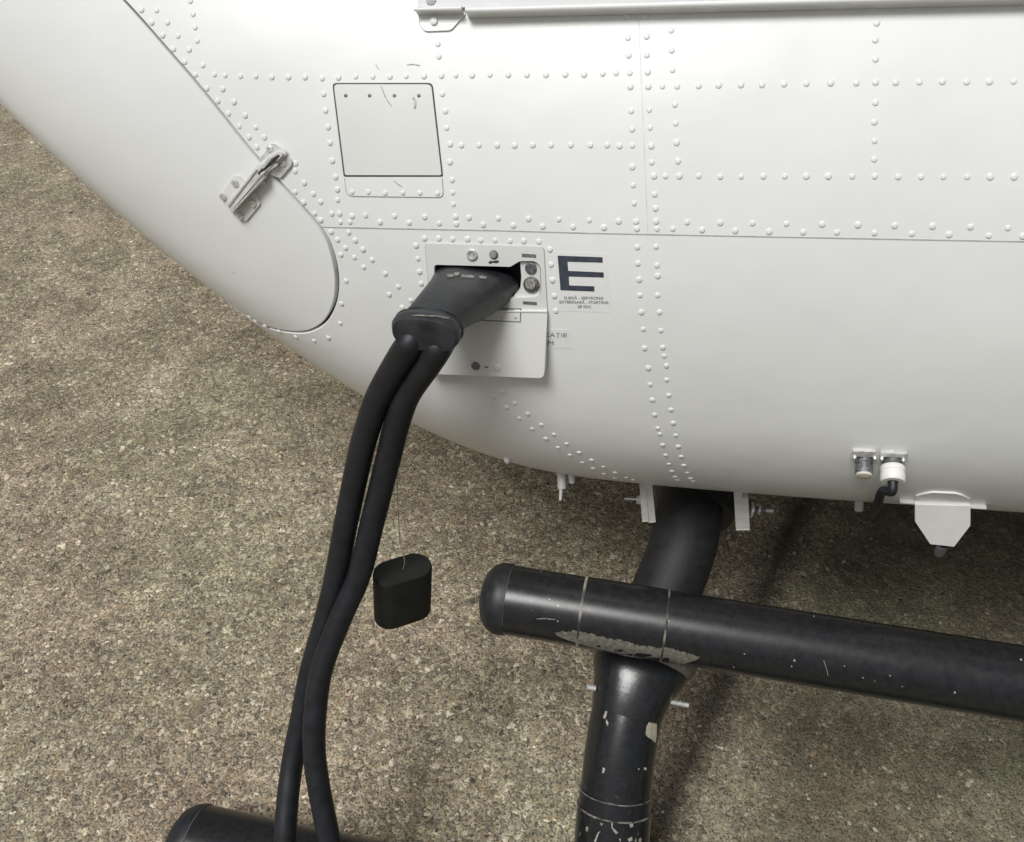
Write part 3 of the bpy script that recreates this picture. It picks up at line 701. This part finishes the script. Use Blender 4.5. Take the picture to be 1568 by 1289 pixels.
# ------------------------------------------------------------------ placards and writing
def film(name, q, h=.00018, parent=heli): return patch(name, rounded(q, 2), HULL, h, -.0002, FILM, parent, 14)
S5 = lambda x, y: (580 + x / 4.126, 340 + y / 4.126)
fl = film('starting_placard', [S5(1100, 186), S5(1440, 197), S5(1468, 574), S5(1130, 560)])
fl['label'] = 'clear sticker with a large dark letter E and three small lines'
Eo = [(1130, 212), (1413, 222), (1415, 256), (1192, 250), (1197, 308), (1420, 318), (1422, 350), (1200, 343), (1203, 400), (1362, 406), (1362, 438), (1148, 430)]
patch('letter_e', [S5(*z) for z in Eo], HULL, .0004, .0001, INK, fl, 12)
def text_patch(name, s, a, bpt, hpx, mat, parent, h=.0004, surf=HULL, bold=.0):
    """writes s from pixel a to pixel b (baseline), letters hpx high"""
    cu = bpy.data.curves.new('t', 'FONT'); cu.body = s; cu.size = 1; cu.resolution_u = 2; cu.offset = bold
    to = bpy.data.objects.new('t', cu); COL.objects.link(to); bpy.context.view_layer.update()
    me = bpy.data.meshes.new_from_object(to.evaluated_get(bpy.context.evaluated_depsgraph_get())); bpy.data.objects.remove(to)
    xs = [v.co.x for v in me.vertices]; x0, x1 = min(xs), max(xs)
    A = Vector(a); B = Vector(bpt); d = (B - A) / (x1 - x0); up = Vector((d.y, -d.x)).normalized() * (hpx / .73)
    bm = bmesh.new(); bm.from_mesh(me); bpy.data.meshes.remove(me)
    for v in bm.verts:
        q = A + d * (v.co.x - x0) + up * v.co.y; v.co = surf.at(q.x, q.y, h)[0]
    return link(name, bm, mat, parent, smooth=False)
text_patch('small_print', 'SURS\u0102 - SERVICING', S5(1170, 487), S5(1418, 489), 4.4, INK2, fl, bold=.012)
text_patch('small_print', 'EXTERIOAR\u0102 - STARTING', S5(1142, 513), S5(1450, 517), 4.4, INK2, fl, bold=.012)
text_patch('small_print', '28 VDC', S5(1256, 541), S5(1342, 544), 4.4, INK2, fl, bold=.012)
f2 = film('battery_placard', [S5(850, 668), S5(1208, 680), S5(1218, 800), S5(860, 790)])
f2['label'] = 'clear sticker partly hidden behind the cover'
text_patch('small_print', 'LOCA\u021aIE', S5(975, 722), S5(1188, 727), 6.2, INK2, f2, bold=.0)
text_patch('small_print', 'ACUM', S5(960, 772), S5(1103, 776), 6.2, INK2, f2, bold=.0)

# ------------------------------------------------------------------ nose latch
lat = empty('latch', HULL.at(395, 280)[0]); lat.parent = heli; lat.matrix_parent_inverse = heli.matrix_world.inverted(); bpy.context.view_layer.update()
lat['label'] = 'metal toggle latch bridging the nose cover gap'
S4 = lambda x, y: (320 + x / 5.996, 200 + y / 5.996)
LATM = simple('latch_metal', (.74, .74, .73), .28, .5, var=.12, scale=200)
patch('strike_plate', rounded([S4(585, 110), S4(640, 140), S4(765, 275), S4(755, 320), S4(650, 440), S4(560, 400), S4(455, 265)], 5), HULL, .0022, .0, LATM, lat, 8)
patch('base_plate', rounded([S4(100, 592), S4(228, 416), S4(275, 408), S4(330, 490), S4(430, 570), S4(472, 672), S4(333, 838), S4(205, 755)], 4), HULL, .0016, .0, GREYW, lat, 8)
bar = rounded([S4(163, 688), S4(430, 335), S4(560, 212), S4(648, 168), S4(704, 204), S4(690, 245), S4(480, 452), S4(208, 752)], 3)
patch('lever_body', dilate(bar, .5), HULL, .0048, .0015, GREYW, lat, 8)
ch = rounded([S4(176, 696), S4(440, 352), S4(570, 232), S4(646, 190), S4(676, 212), S4(664, 238), S4(462, 428), S4(206, 732)], 3)
slot = rounded([S4(438, 395), S4(560, 262), S4(640, 215), S4(655, 235), S4(600, 300), S4(470, 418)], 3)
patch('lever', [ch, slot], HULL, .0078, .0045, simple('lever_metal', (.74, .74, .72), .3, .25, var=.1), lat, 8)
patch('lever_slot', dilate(slot, 1.0), HULL, .0052, .004, DSTEEL, lat, 8)
patch('hook', rounded([S4(478, 335), S4(560, 238), S4(578, 250), S4(496, 352)], 2), HULL, .0088, .004, STEEL, lat, 8)
patch('hook', rounded([S4(465, 395), S4(600, 300), S4(632, 300), S4(622, 322), S4(480, 415)], 2), HULL, .0070, .004, STEEL, lat, 8)
patch('lever_rib', rounded([S4(168, 690), S4(432, 350), S4(442, 358), S4(180, 700)], 1), HULL, .0088, .004, STEEL, lat, 8)
patch('lever_rib', rounded([S4(202, 738), S4(500, 420), S4(512, 430), S4(216, 752)], 1), HULL, .0088, .004, STEEL, lat, 8)
for x, y in ((562, 168), (682, 300), (240, 478), (130, 602), (402, 668), (287, 786)):
    a, b = S4(x, y); screw('screw', a, b, 6.0, .0018, STEEL, lat, off=.0018, head='pan')
a, b = S4(505, 470); screw('pin', a, b, 3, .004, STEEL, lat, off=.001, head='flat')

# ------------------------------------------------------------------ door sill rail at the top
GL = patch('door_lower_panel', [(640, 11), (640, -250), (2000, -250), (2000, -25), (1568, -11), (712, 11.0)], HULL, .004, -.0005, GLASSY, heli, 40)
GL['label'] = 'grey lower edge of the cockpit door above the rail'
rail = [(713, 15.8)] + [(x, 15.8 - .026 * (x - 713)) for x in (800, 900, 1000, 1100, 1200, 1300, 1400, 1500, 1600, 1800, 2000)]
sweep('sill_rail', [HULL.at(x, y, .010)[0] for x, y in rail], .0020, WHITE, heli, 16)
patch('sill_ledge', strip([(713, 15.5)] + rail[1:], 5), HULL, .009, .0, GREYW, heli, 30)
sweep('sill_rail', [HULL.at(x, y, .009)[0] for x, y in ((634, 14.5), (660, 13.8), (707, 12.8))], [.0011, .0014, .0016], WHITE, heli, 12)
patch('sill_ledge', strip([(636, 14.5), (707, 12.9)], 3), HULL, .008, .0, GREYW, heli, 20)
br = rounded([S := (641.5, 18), (709, 18), (713, 20.5), (690, 46), (650, 47.5), (643, 38)], [0, 0, 1, 5, 7, 4])
patch('sill_bracket', dilate(br, .9), HULL, .0003, -.0004, SEAM, heli, 14)
bo = patch('sill_bracket', br, HULL, .0016, 0, WHITE, heli, 14)
p, n = HULL.at(664.5, 33, .0016); lathe('bolt', [(.0026, 0), (.0026, .0014), (.0017, .0019), (0, .002)], p, n, WHITE, bo, 14)
p, n = HULL.at(660, 0, .004); lathe('screw', [(.0035, 0), (.0035, .0006), (0, .0008)], p, n, DSTEEL, GL, 16)

# ------------------------------------------------------------------ small fittings on the belly
conn = empty('connector_pair', HULL.at(1348, 696)[0]); conn.parent = heli; conn.matrix_parent_inverse = heli.matrix_world.inverted(); bpy.context.view_layer.update()
S7 = lambda x, y: (1250 + x / 4.931, 620 + y / 4.931)
for q in ([(272, 350), (455, 355), (452, 395), (272, 388)], [(482, 362), (690, 372), (692, 400), (482, 392)]):
    patch('flange', rounded([S7(*z) for z in q], 2), HULL, .0028, 0, STEEL, conn, 8)
for x, y in ((288, 376), (440, 380), (492, 384), (655, 396)):
    a, b = S7(x, y); screw('screw', a, b, 3.2, .004, STEEL, conn, off=.001)
p, n = HULL.at(*S7(360, 405)); dirn = (n + UP * -.25).normalized()
r = 12.5 * depth(p) / F
lathe('connector_body', [(r, -.004), (r, .004), (r * .9, .0045), (r * .9, .006), (r, .0065), (r, .0115), (r * .92, .0125), (r * .9, .013)], p, dirn, DSTEEL, conn)
lathe('connector_face', [(r * .92, .0118), (r * .92, .0142), (r * .5, .0150), (0, .0152)], p, dirn, CREAM, conn)
p, n = HULL.at(*S7(575, 415)); dirn = (n + UP * -.25).normalized(); r = 14 * depth(p) / F
lathe('connector_body', [(r, -.004), (r, .006), (r * .9, .0065), (r * .9, .008)], p, dirn, DSTEEL, conn)
r2 = 18.2 * depth(p) / F
lathe('connector_cap', [(r * .8, .005), (r2 * .92, .0055), (r2, .0065), (r2, .0095), (r2 * .94, .010), (r2 * .94, .011), (r2, .0115), (r2, .0165), (r2 * .9, .0178), (r2 * .5, .018), (r2 * .45, .0165), (0, .0165)], p, dirn, WPLAST, conn)
q0 = p + dirn * .017
wire = [q0, q0 + dirn * .006 + UP * -.003, pt(*S7(500, 650), depth(q0) + .012), pt(*S7(465, 740), depth(q0) + .035), pt(*S7(440, 800), depth(q0) + .07), pt(*S7(420, 830), depth(q0) + .12)]
sweep('connector_lead', resample(wire, 6), .0034, CABLE, conn, 14)

ant = empty('blade_antenna', HULL.at(1440, 765)[0]); ant.parent = heli; ant.matrix_parent_inverse = heli.matrix_world.inverted(); bpy.context.view_layer.update()
p0, _ = HULL.at(1445, 766)
patch('antenna_base', [S7(*z) for z in ((752, 742), (752, 690), (800, 676), (880, 662), (1050, 670), (1100, 684), (1163, 716), (1163, 762))], HULL, .0016, 0, WHITE, ant, 14)
APL = plane_surf(p0 - WX * .004, WX)
blade = [S7(*z) for z in ((746, 752), (1163, 764), (1163, 910), (1040, 1070), (860, 1050), (746, 880))]
patch('blade', blade, APL, .0025, -.0025, WPLAST, ant, 30, smooth=False)
bx0 = APL.at(*S7(635, 740))[0]; bx1 = APL.at(*S7(1285, 786))[0]; cc = (bx0 + bx1) / 2; d1 = (bx1 - bx0); L1 = d1.length / 2; d1n = d1.normalized(); w1 = d1n.cross(UP).normalized(); u1 = w1.cross(d1n)
link('antenna_flange', box_bm(cc + WX * .004, (d1n, w1, u1), (L1, .0035, .0005), .0002), GREYW, ant)
q = APL.at(*S7(945, 1075))[0]; lathe('antenna_tip', [(.0045, -.004), (.0045, .006), (.003, .009), (0, .010)], q, UP * -1, simple('clear_tip', (.10, .10, .10), .3), ant)

p = pt(*S7(325, 700), .80); sweep('drain_tube', [p + UP * .02 + WX * .005, p, pt(*S7(320, 795), .795)], .0038, GREYW, heli, 14)
p = pt(860, 728, .81); sweep('drain_tube', [p + UP * .02, p, pt(860.5, 748, .81)], .0040, GREYW, heli, 12)
sweep('drain_tube', [pt(859.5, 745, .81), pt(858, 766, .81)], [.0018, .0013], GREYW, heli, 10)
p = pt(871, 731, .81); sweep('drain_tube', [p + UP * .02, pt(876, 738, .808)], .0028, GREYW, heli, 10)
p, n = HULL.at(776, 706); lathe('belly_stud', [(.003, -.002), (.003, .002), (.0015, .004), (0, .0042)], p, (n - UP * .8).normalized(), WHITE, heli, 14)

# ------------------------------------------------------------------ skid gear
# brackets of the cross tube
def bracket(xt, y0, xb, y1, d, wpx, name='gear_bracket'):
    a = pt(xb, y1, d); t = pt(xt, y0, d - (y1 - y0) * .00055); u = (t - a).normalized(); hgt = (t - a).length + .012
    fwd = ray((xt + xb) / 2, (y0 + y1) / 2).normalized(); fwd = (fwd - u * fwd.dot(u)).normalized(); x = u.cross(fwd)
    return link(name, box_bm(a + u * hgt / 2 + fwd * .008, (x, fwd, u), (wpx * d / F / 2, .008, hgt / 2), .0006), simple('bracket_white', (.78, .77, .72), .4, var=.06), heli)
b1 = bracket(993, 742, 998.5, 799, .845, 9); b1b = bracket(985.5, 763, 988, 798, .843, 7.5, 'bracket_lug')
b2 = bracket(1129.5, 746, 1133, 811, .835, 10); b2b = bracket(1141, 777, 1142.5, 811, .833, 8.6, 'bracket_lug')
for bb in (b1b, b2b): pass
def rod(name, a, b, r, mat, parent=heli): return sweep(name, [a, b], r, mat, parent, 12)
rod('gear_bolt', pt(985, 765.5, .845), pt(975, 765, .845), .0042, STEEL); rod('gear_bolt', pt(976, 764.5, .845), pt(956, 763.5, .845), .0012, STEEL)
rod('gear_bolt', pt(1144, 775, .838), pt(1154, 776.5, .838), .0075, simple('bushing', (.13, .10, .08), .5)); rod('gear_bolt', pt(1148, 780, .834), pt(1152, 780.5, .834), .0078, STEEL)
rod('gear_bolt', pt(1150, 781, .834), pt(1172, 782, .834), .0024, DSTEEL); rod('gear_bolt', pt(1160, 780.5, .834), pt(1163, 781, .834), .0045, STEEL); rod('gear_bolt', pt(1171, 781.5, .834), pt(1184, 782, .834), .0018, STEEL)

ct = [(1068, 735, .95), (1062, 752, .905), (1054, 790, .875), (1044, 840, .857), (1022, 900, .845), (992, 980, .83), (967, 1060, .812), (951, 1140, .803), (943, 1210, .80), (936, 1300, .80), (930, 1426, .803)]
cp = [pt(*q) for q in ct]
cp = [cp[0] + WX * 1.1, cp[0] + WX * .4] + cp
cpr = resample(cp, 10)
def along0(py): return min(range(20, len(cpr)), key=lambda i: abs((644.5 + F * (cpr[i] - C0).dot(DN) / depth(cpr[i])) - py))
cross = link('cross_tube', sweep_bm(cpr, .0318, 40), BLACKC, heli)
iu = along0(960); link('tube_sleeve', sweep_bm(cpr[:iu + 1], .0324, 40), simple('shade_black_sleeve', (.010, .0105, .012), .62, var=.4, scale=120, bump=.3), heli)  # added sleeve on the upper tube, matte black standing in for shade
sad = [pt(1068, 752, .905) + WX * .10, pt(1068, 752, .900), pt(1066, 790, .882)]
link('tube_saddle', sweep_bm(sad, [.044, .042, .036], 32), RUBBER, heli)
# lower sleeve with a flange ring
def along(py):
    best = min(range(20, len(cpr)), key=lambda i: abs((644.5 + F * (cpr[i] - C0).dot(DN) / depth(cpr[i])) - py)); return best
i1 = along(1232); low = cpr[i1:]
tsl = link('tube_sleeve', sweep_bm(low, .0336, 40), BLACKC, heli)
i2 = along(1214); link('sleeve_band', sweep_bm(cpr[i2:i1 + 1] if i1 > i2 else [cpr[i1], cpr[i1 + 1]], .0326, 40), BLACKC, heli)
tng = (cpr[i1 + 1] - cpr[i1]).normalized()

# step tube
E1, E2 = pt(790, 920, .78), pt(1568, 1047, .714)
SD = (E2 - E1).normalized(); SRAD = .0302
def step_at(px):     # axis point whose image has this x
    lo, hi = -1.0, 2.0
    for _ in range(50):
        m = (lo + hi) / 2; q = E1 + SD * m; x = 784 + F * q.x / depth(q)
        if x < px: lo = m
        else: hi = m
    return E1 + SD * lo
s0, s1_, s2_, s3_ = step_at(778), step_at(892), step_at(1018), E2 + SD * .9
step = link('boarding_step', sweep_bm([s0, step_at(830), s1_, s2_, step_at(1200), step_at(1400), E2, s3_], SRAD, 64), BLACK, heli)
step['label'] = 'long black step tube beside the belly'
lathe('end_cap', [(SRAD * 1.03, -.001), (SRAD * 1.05, .004), (SRAD * 1.03, .009), (SRAD * .93, .015), (SRAD * .72, .0205), (SRAD * .4, .0235), (0, .0245)], step_at(778), -SD, RUBBER, step, 48)
def ring(name, c, d, r, t, mat, parent): return link(name, lathe_bm([(r - .003, -t), (r, -t), (r + .0003, 0), (r, t), (r - .003, t)], c, d, 64), mat, parent)
def chip_ring_mat():
    m, nt, b = newmat('worn_ring'); L = nt.links
    tc = N(nt, 'ShaderNodeTexCoord'); n = N(nt, 'ShaderNodeTexNoise'); n.inputs['Scale'].default_value = 28; n.inputs['Detail'].default_value = 3; L.new(tc.outputs['Object'], n.inputs['Vector'])
    r = ramp(nt, [(.40, (.02, .02, .02)), (.52, (.26, .245, .21)), (.68, (.5, .47, .41))]); L.new(n.outputs[0], r.inputs[0]); L.new(r.outputs[0], b.inputs['Base Color']); b.inputs['Roughness'].default_value = .6
    return m
CR = chip_ring_mat(); CR2 = simple('worn_band_edge', (.13, .125, .11), .6, var=.9, scale=160)
for q, t in ((s0, .0012), (s1_, .0011), (s2_, .0009)): ring('worn_ring', q, SD, SRAD + .0005, t, CR, step)
# clamp sleeve between the rings
link('clamp_sleeve', sweep_bm([s1_ + SD * .0008, s2_ - SD * .0008], SRAD + .0004, 64), BLACK, step)
bpy.context.view_layer.update()
STEP = bvh_surf(step)
S3 = lambda x, y: (700 + x / 3.733, 820 + y / 3.733)
random.seed(11)
def ragged(pts, amp=2.2, n=5):
    out = []
    for i in range(len(pts) - 1):
        a, b = Vector(pts[i]), Vector(pts[i + 1])
        for k in range(n): q = a.lerp(b, k / n); out.append((q.x + random.uniform(-1, 1), q.y + random.uniform(-amp, amp)))
    out.append(pts[-1]); return out
topl = ragged(amp=1.9, n=12, pts=[S3(560, 556), S3(610, 552), S3(680, 545), S3(800, 574), S3(950, 602), S3(1040, 625), S3(1130, 642), S3(1200, 638), S3(1270, 660), S3(1385, 695)])
botl = [S3(1370, 712), S3(1290, 735), S3(1150, 722), S3(1000, 690), S3(860, 660), S3(740, 630), S3(640, 600), S3(580, 578)]
patch('worn_paint', topl + botl, STEP, .0006, .0, WORN, step, 7)
for (x, y, r) in ((527, 366, 9), (575, 490, 5), (600, 372, 3), (1210, 488, 5), (430, 425, 3)):
    patch('paint_chip', circle(*S3(x, y), r / 4.4, 7), STEP, .0009, 0, LIGHTCHIP, step, 20)
SR = lambda x, y: (1080 + x / 3.004, 860 + y / 3.004)
for (x, y, r) in ((410, 455, 7), (397, 482, 4), (180, 425, 4), (640, 480, 4), (725, 535, 4), (1148, 602, 6), (850, 525, 4), (130, 487, 3), (907, 575, 3), (500, 250, 4), (780, 550, 3)):
    patch('paint_chip', circle(*SR(x, y), r / 4.2, 7), STEP, .0005, 0, LIGHTCHIP, step, 20)
patch('scratch', strip([S3(455, 477), S3(500, 474), S3(560, 480)], .7), STEP, .0004, 0, LIGHTCHIP, step, 20)
patch('scratch', strip([SR(545, 455), SR(560, 500), SR(565, 525)], .5), STEP, .0004, 0, SCUFF, step, 20)

# casting that carries the step on the cross tube
iA, iB, iC = along(985), along(1030), along(1092)
def oval_loft(cs, axs, name, mat, parent, seg=40, ex=2.4):
    bm = bmesh.new(); rings = []
    for (c, a, b, e1, e2) in cs:
        rg = []
        for k in range(seg):
            t = 2 * pi * k / seg; cx, sx = cos(t), sin(t)
            rg.append(bm.verts.new(c + e1 * a * math.copysign(abs(cx) ** (2 / ex), cx) + e2 * b * math.copysign(abs(sx) ** (2 / ex), sx)))
        rings.append(rg)
    for A, B in zip(rings, rings[1:]):
        for k in range(seg): bm.faces.new((A[k], A[(k + 1) % seg], B[(k + 1) % seg], B[k]))
    bm.faces.new(rings[0][::-1]); bm.faces.new(rings[-1])
    return link(name, bm, mat, parent)
def secax(i):
    t = (cpr[i + 1] - cpr[i - 1]).normalized(); e1 = (AX - t * AX.dot(t)).normalized(); return e1, t.cross(e1)
cs = []
for py, a, b in ((1000, .0435, .034), (1016, .0440, .035), (1032, .0415, .036), (1055, .0370, .035), (1075, .0338, .0335), (1096, .0321, .0321)):
    i = along(py); e1, e2 = secax(i); cs.append((cpr[i], a, b, e1, e2))
cast = oval_loft(cs, None, 'step_clamp', BLACKC, heli)
# beige rim of the casting, up against the step tube
cs = []
for py, a, b in ((972, .051, .030), (988, .0505, .036), (1002, .049, .0385), (1012, .0465, .0375), (1016, .040, .03)):
    i = along(py); e1, e2 = secax(i); cs.append((cpr[i], a, b, e1, e2))
oval_loft(cs, None, 'clamp_rim', WORN, heli)
gus = [pt(1018, 1003, .795), pt(1038, 1006, .80), pt(1036, 1050, .80), pt(1022, 1086, .80), pt(1008, 1060, .79)]
bm = bmesh.new(); A = [bm.verts.new(p + WX * .0) for p in gus]; B = [bm.verts.new(p + FW * .02) for p in gus]
bm.faces.new(A); bm.faces.new(B[::-1])
for k in range(5): bm.faces.new((A[k], B[k], B[(k + 1) % 5], A[(k + 1) % 5]))
link('clamp_gusset', bm, simple('gusset_metal', (.15, .14, .12), .6, var=.4, scale=300), heli, smooth=False)
rod('gear_bolt', pt(1024, 1074, .80), pt(1054, 1080, .80), .0022, STEEL); rod('gear_bolt', pt(912, 1054, .80), pt(899, 1051, .80), .0026, STEEL)
bpy.context.view_layer.update()
CT = bvh_surf(cross)
SL = lambda x, y: (820 + x / 4.46, 1000 + y / 4.46)
pc = patch('paint_chip', [SL(*z) for z in ((805, 425), (822, 430), (830, 500), (828, 560), (820, 612), (795, 590), (770, 575), (755, 560), (762, 500), (780, 470))], CT, .0007, 0, simple('bare_primer', (.42, .39, .31), .6, var=.15, scale=200), cross, 5)
for q in ([(480, 385), (490, 400), (475, 450), (460, 440)], [(485, 450), (498, 480), (490, 500), (480, 470)], [(700, 785), (712, 790), (705, 800)], [(745, 780), (760, 785), (758, 800), (745, 798)], [(460, 780), (475, 790), (470, 815), (455, 820)]):
    patch('paint_chip', [SL(*z) for z in q], CT, .0006, 0, LIGHTCHIP, cross, 20)
TSL = bvh_surf(tsl)
ring('worn_ring', cpr[i1], tng, .0338, .0006, CR2, cross); ring('worn_ring', cpr[i2], tng, .0328, .0005, CR2, cross)
for q in ([(345, 1185), (360, 1190), (355, 1220), (342, 1210)], [(400, 1285), (425, 1225), (445, 1215), (430, 1235), (412, 1289)], [(390, 1120), (410, 1118), (408, 1132)], [(440, 1160), (462, 1165), (450, 1178)],
          [(500, 1135), (520, 1125), (530, 1165), (525, 1190), (565, 1225), (550, 1238), (520, 1195), (515, 1150)], [(640, 1170), (665, 1165), (668, 1185), (650, 1192)], [(630, 1270), (660, 1255), (662, 1280), (640, 1289)], [(765, 1040), (800, 1035), (795, 1100), (775, 1085)],
          [(710, 1270), (725, 1262), (722, 1289), (708, 1289)], [(570, 1270), (582, 1268), (580, 1289)], [(385, 1050), (395, 1048), (398, 1085), (388, 1080)], [(835, 1150), (842, 1148), (840, 1190)]):
    patch('paint_chip', [SL(*z) for z in q], TSL, .0006, 0, LIGHTCHIP, tsl, 20)

# skid tube
v = .496; dsk = (H - .045) / (sin(PIT) + v * cos(PIT)); K0 = pt(390, 644.5 + v * F, dsk); K0.z = .045
left = K0 - AX * .062
sk = link('skid_tube', sweep_bm([left, K0, K0 + AX * .6, K0 + AX * 2.4], .040, 56), BLACK, heli)
lathe('skid_cap', [(.0405, -.001), (.041, .002), (.0385, .010), (.033, .018), (.022, .024), (.01, .0265), (0, .027)], left, (-AX + UP * .05).normalized(), RUBBER, sk, 48)
ring('worn_ring', left + AX * .002, AX, .0405, .0008, simple('dull_ring', (.08, .08, .075), .6), sk)
link('skid_shoe', box_bm(K0 + AX * 1.2 - UP * .0395, (AX, WX, UP), (1.15, .02, .005), .001), DSTEEL, sk)
# far side of the gear, on the other side of the belly
off = WX * ((K0 - hullpt(0, 0)).dot(WX) * -2) if False else WX * (2 * (.535 + .75 - K0.y) * 1.0)
fk = K0 + WX * 1.75; fk.z = .045
link('skid_tube', sweep_bm([fk - AX * .062, fk, fk + AX * 2.4], .040, 32), BLACK, heli)
farpts = [cp[0] + WX * 1.0, cp[0] + WX * 1.25 - UP * .06, Vector((*(fk + AX * .5).xy, .15)) - WX * .07, Vector((*(fk + AX * .5).xy, .05))]
link('cross_tube', sweep_bm(resample(farpts, 8), .0318, 32), BLACK, heli)
# rear cross tube, beyond the right edge
rear = [p + AX * 1.7 for p in cpr]; link('cross_tube', sweep_bm(rear, .0318, 32), BLACK, heli)

# ------------------------------------------------------------------ power plug and its two cables
plug = empty('power_cable', pt(651, 505, .585))
tag(plug, 'black rubber ground-power plug with twin cables pushed into the hull socket', 'power cable')
secs = [(729, 432, .678, 68, 27), (728, 433, .652, 68, 28), (722, 440, .640, 63, 30), (711, 451, .627, 57, 32), (699, 461, .616, 53, 31), (686, 470, .605, 48, 29), (668, 486, .592, 45, 24), (660, 494, .588, 45, 23)]
def plug_secs(secs):
    out = []; cs_ = [pt(x, y, d) for x, y, d, _, _ in secs]
    for i, (x, y, d, a, b) in enumerate(secs):
        t = (cs_[-1] - cs_[0]).normalized(); e1 = (AX - t * AX.dot(t)).normalized(); e2 = t.cross(e1)
        out.append((cs_[i], a * d / F, b * d / F, e1, e2))
    return out
allsec = secs + [(658, 497, .587, 51, 23), (656, 500, .586, 56, 27), (652, 507, .582, 56, 28), (650, 512, .580, 53, 27)]
ps = plug_secs(allsec)
body = oval_loft(ps[:8], None, 'plug_body', PLUGM, plug, 48, 3.0)
# collar with an outer lip and a hollow end
bm = bmesh.new(); rings = []
seg = 48
t = (ps[-1][0] - ps[0][0]).normalized()
prof = [(ps[7], .97, 0), (ps[8], .92, 0), (ps[8], 1.0, .0012), (ps[9], 1.0, -.001), (ps[9], .95, 0), (ps[9], .97, .002), (ps[10], 1.0, 0), (ps[11], 1.0, 0), (ps[11], .96, .0014), (ps[11], .88, .0018), (ps[11], .6, .0018), (ps[11], .0001, .0018)]
for s, k, o in prof:
    c, a, b, e1, e2 = s; rg = []
    for q in range(seg):
        th = 2 * pi * q / seg; cx, sx = cos(th), sin(th)
        rg.append(bm.verts.new(c + t * o + e1 * a * k * math.copysign(abs(cx) ** .8, cx) + e2 * b * k * math.copysign(abs(sx) ** .8, sx)))
    rings.append(rg)
for A, B in zip(rings, rings[1:]):
    for q in range(seg): bm.faces.new((A[q], A[(q + 1) % seg], B[(q + 1) % seg], B[q]))
link('plug_collar', bm, PLUGM, plug)
# worn pale edge on the collar
PS = bvh_surf(body, .6)
# embossed pale marks on the plug's top edge
for q in ([(360, 278), (415, 276), (420, 294), (362, 298)], [(485, 280), (570, 288), (600, 295), (590, 306), (490, 300)], [(635, 290), (700, 298), (703, 314), (640, 310)]):
    patch('moulded_mark', rounded([S8(*z) for z in q], 1), PS, .0008, 0, simple('mark_grey', (.22, .22, .20), .6, var=.4, scale=400), body, 20)
a, b = S8(447, 283); p, n = PS.at(a, b); lathe('mark_stud', [(.0022, -.001), (.002, .001), (0, .0014)], p, n, simple('stud_grey', (.25, .25, .24), .5), body, 12)
COLL = bvh_surf(bpy.data.objects['plug_collar'], .585)
q = ragged([S8(60, 628), S8(150, 626), S8(290, 634), S8(380, 650)], .5, 4)
patch('worn_edge', q + [S8(375, 658), S8(285, 643), S8(150, 636), S8(60, 636)], COLL, .0006, -.0005, simple('worn_rubber', (.18, .17, .15), .6, var=.5, scale=500), plug, 10)

cl = [(650, 498, .602), (639, 510, .595), (628, 526, .590), (612, 550, .602), (581, 605, .630), (563, 655, .650), (551, 700, .667), (530, 800, .700), (515, 880, .722), (498, 950, .740), (476, 1026, .757), (461, 1100, .770), (449, 1160, .775), (441, 1220, .772), (436, 1289, .768), (434, 1340, .775), (430, 1420, .80)]
cr = [(684, 505, .602), (678, 519, .594), (670, 534, .589), (656, 556, .600), (623, 605, .626), (606, 655, .646), (595, 700, .662), (570, 800, .692), (550, 880, .712), (520, 950, .724), (492, 1026, .735), (482, 1100, .742), (482, 1160, .748), (491, 1220, .753), (505, 1289, .760), (516, 1340, .768), (530, 1420, .80)]
for c in (cl, cr):
    P = resample([pt(*q) for q in c], 8)
    # on the ground behind the skid the cable turns away
    e = P[-1]; P = P + [e + Vector((-.02, -.03, -.04)), Vector((e.x - .06, e.y - .09, .012)), Vector((e.x - .2, e.y - .2, .010))]
    link('cable', sweep_bm(P, .0096, 28), CABLE, plug)

# ------------------------------------------------------------------ dust cap hanging on its cord
CT_, CB_ = pt(616.5, 871, .735), pt(616.5, 937, .770)
cup = (CT_ - CB_).normalized(); hc = (CT_ - CB_).length
cdir = Vector((cos(radians(26)), sin(radians(26)), 0)); cdir = (cdir - cup * cdir.dot(cup)).normalized(); cper = cup.cross(cdir)
cap = empty('dust_cap', CB_); tag(cap, 'small black oval rubber cap hanging on a thin pale cord beside the twin cables', 'rubber cap')
prof = [(1.0, 0), (1.0, .003), (1.0, hc - .003), (.985, hc - .001), (.95, hc), (.0001, hc)]
bm = bmesh.new(); rings = []
for k, z in prof:
    rg = []
    for q in range(56):
        th = 2 * pi * q / 56; L_, R_ = .0110 * (k if k > .5 else .001), .0142 * k
        cx = cos(th); x = math.copysign(L_, cx) if abs(cx) > 1e-6 else 0
        rg.append(bm.verts.new(CB_ + cdir * (x + R_ * cx) + cper * (R_ * sin(th)) + cup * z))
    rings.append(rg)
for A, B in zip(rings, rings[1:]):
    for q in range(56): bm.faces.new((A[q], A[(q + 1) % 56], B[(q + 1) % 56], B[q]))
bm.faces.new(rings[0][::-1])
bmesh.ops.remove_doubles(bm, verts=bm.verts, dist=1e-6)
link('cap_body', bm, CAPM, cap)
cord = [CT_ - cup * .001, pt(619.5, 862, .731), pt(618, 850, .728), pt(612, 820, .722), pt(609, 760, .705), pt(610, 697, .686), pt(616, 640, .668), pt(626, 580, .645), pt(640, 525, .612), pt(648, 512, .592)]
sweep('cord', resample(cord, 6), .00032, simple('cord', (.26, .25, .20), .8), cap, 8)
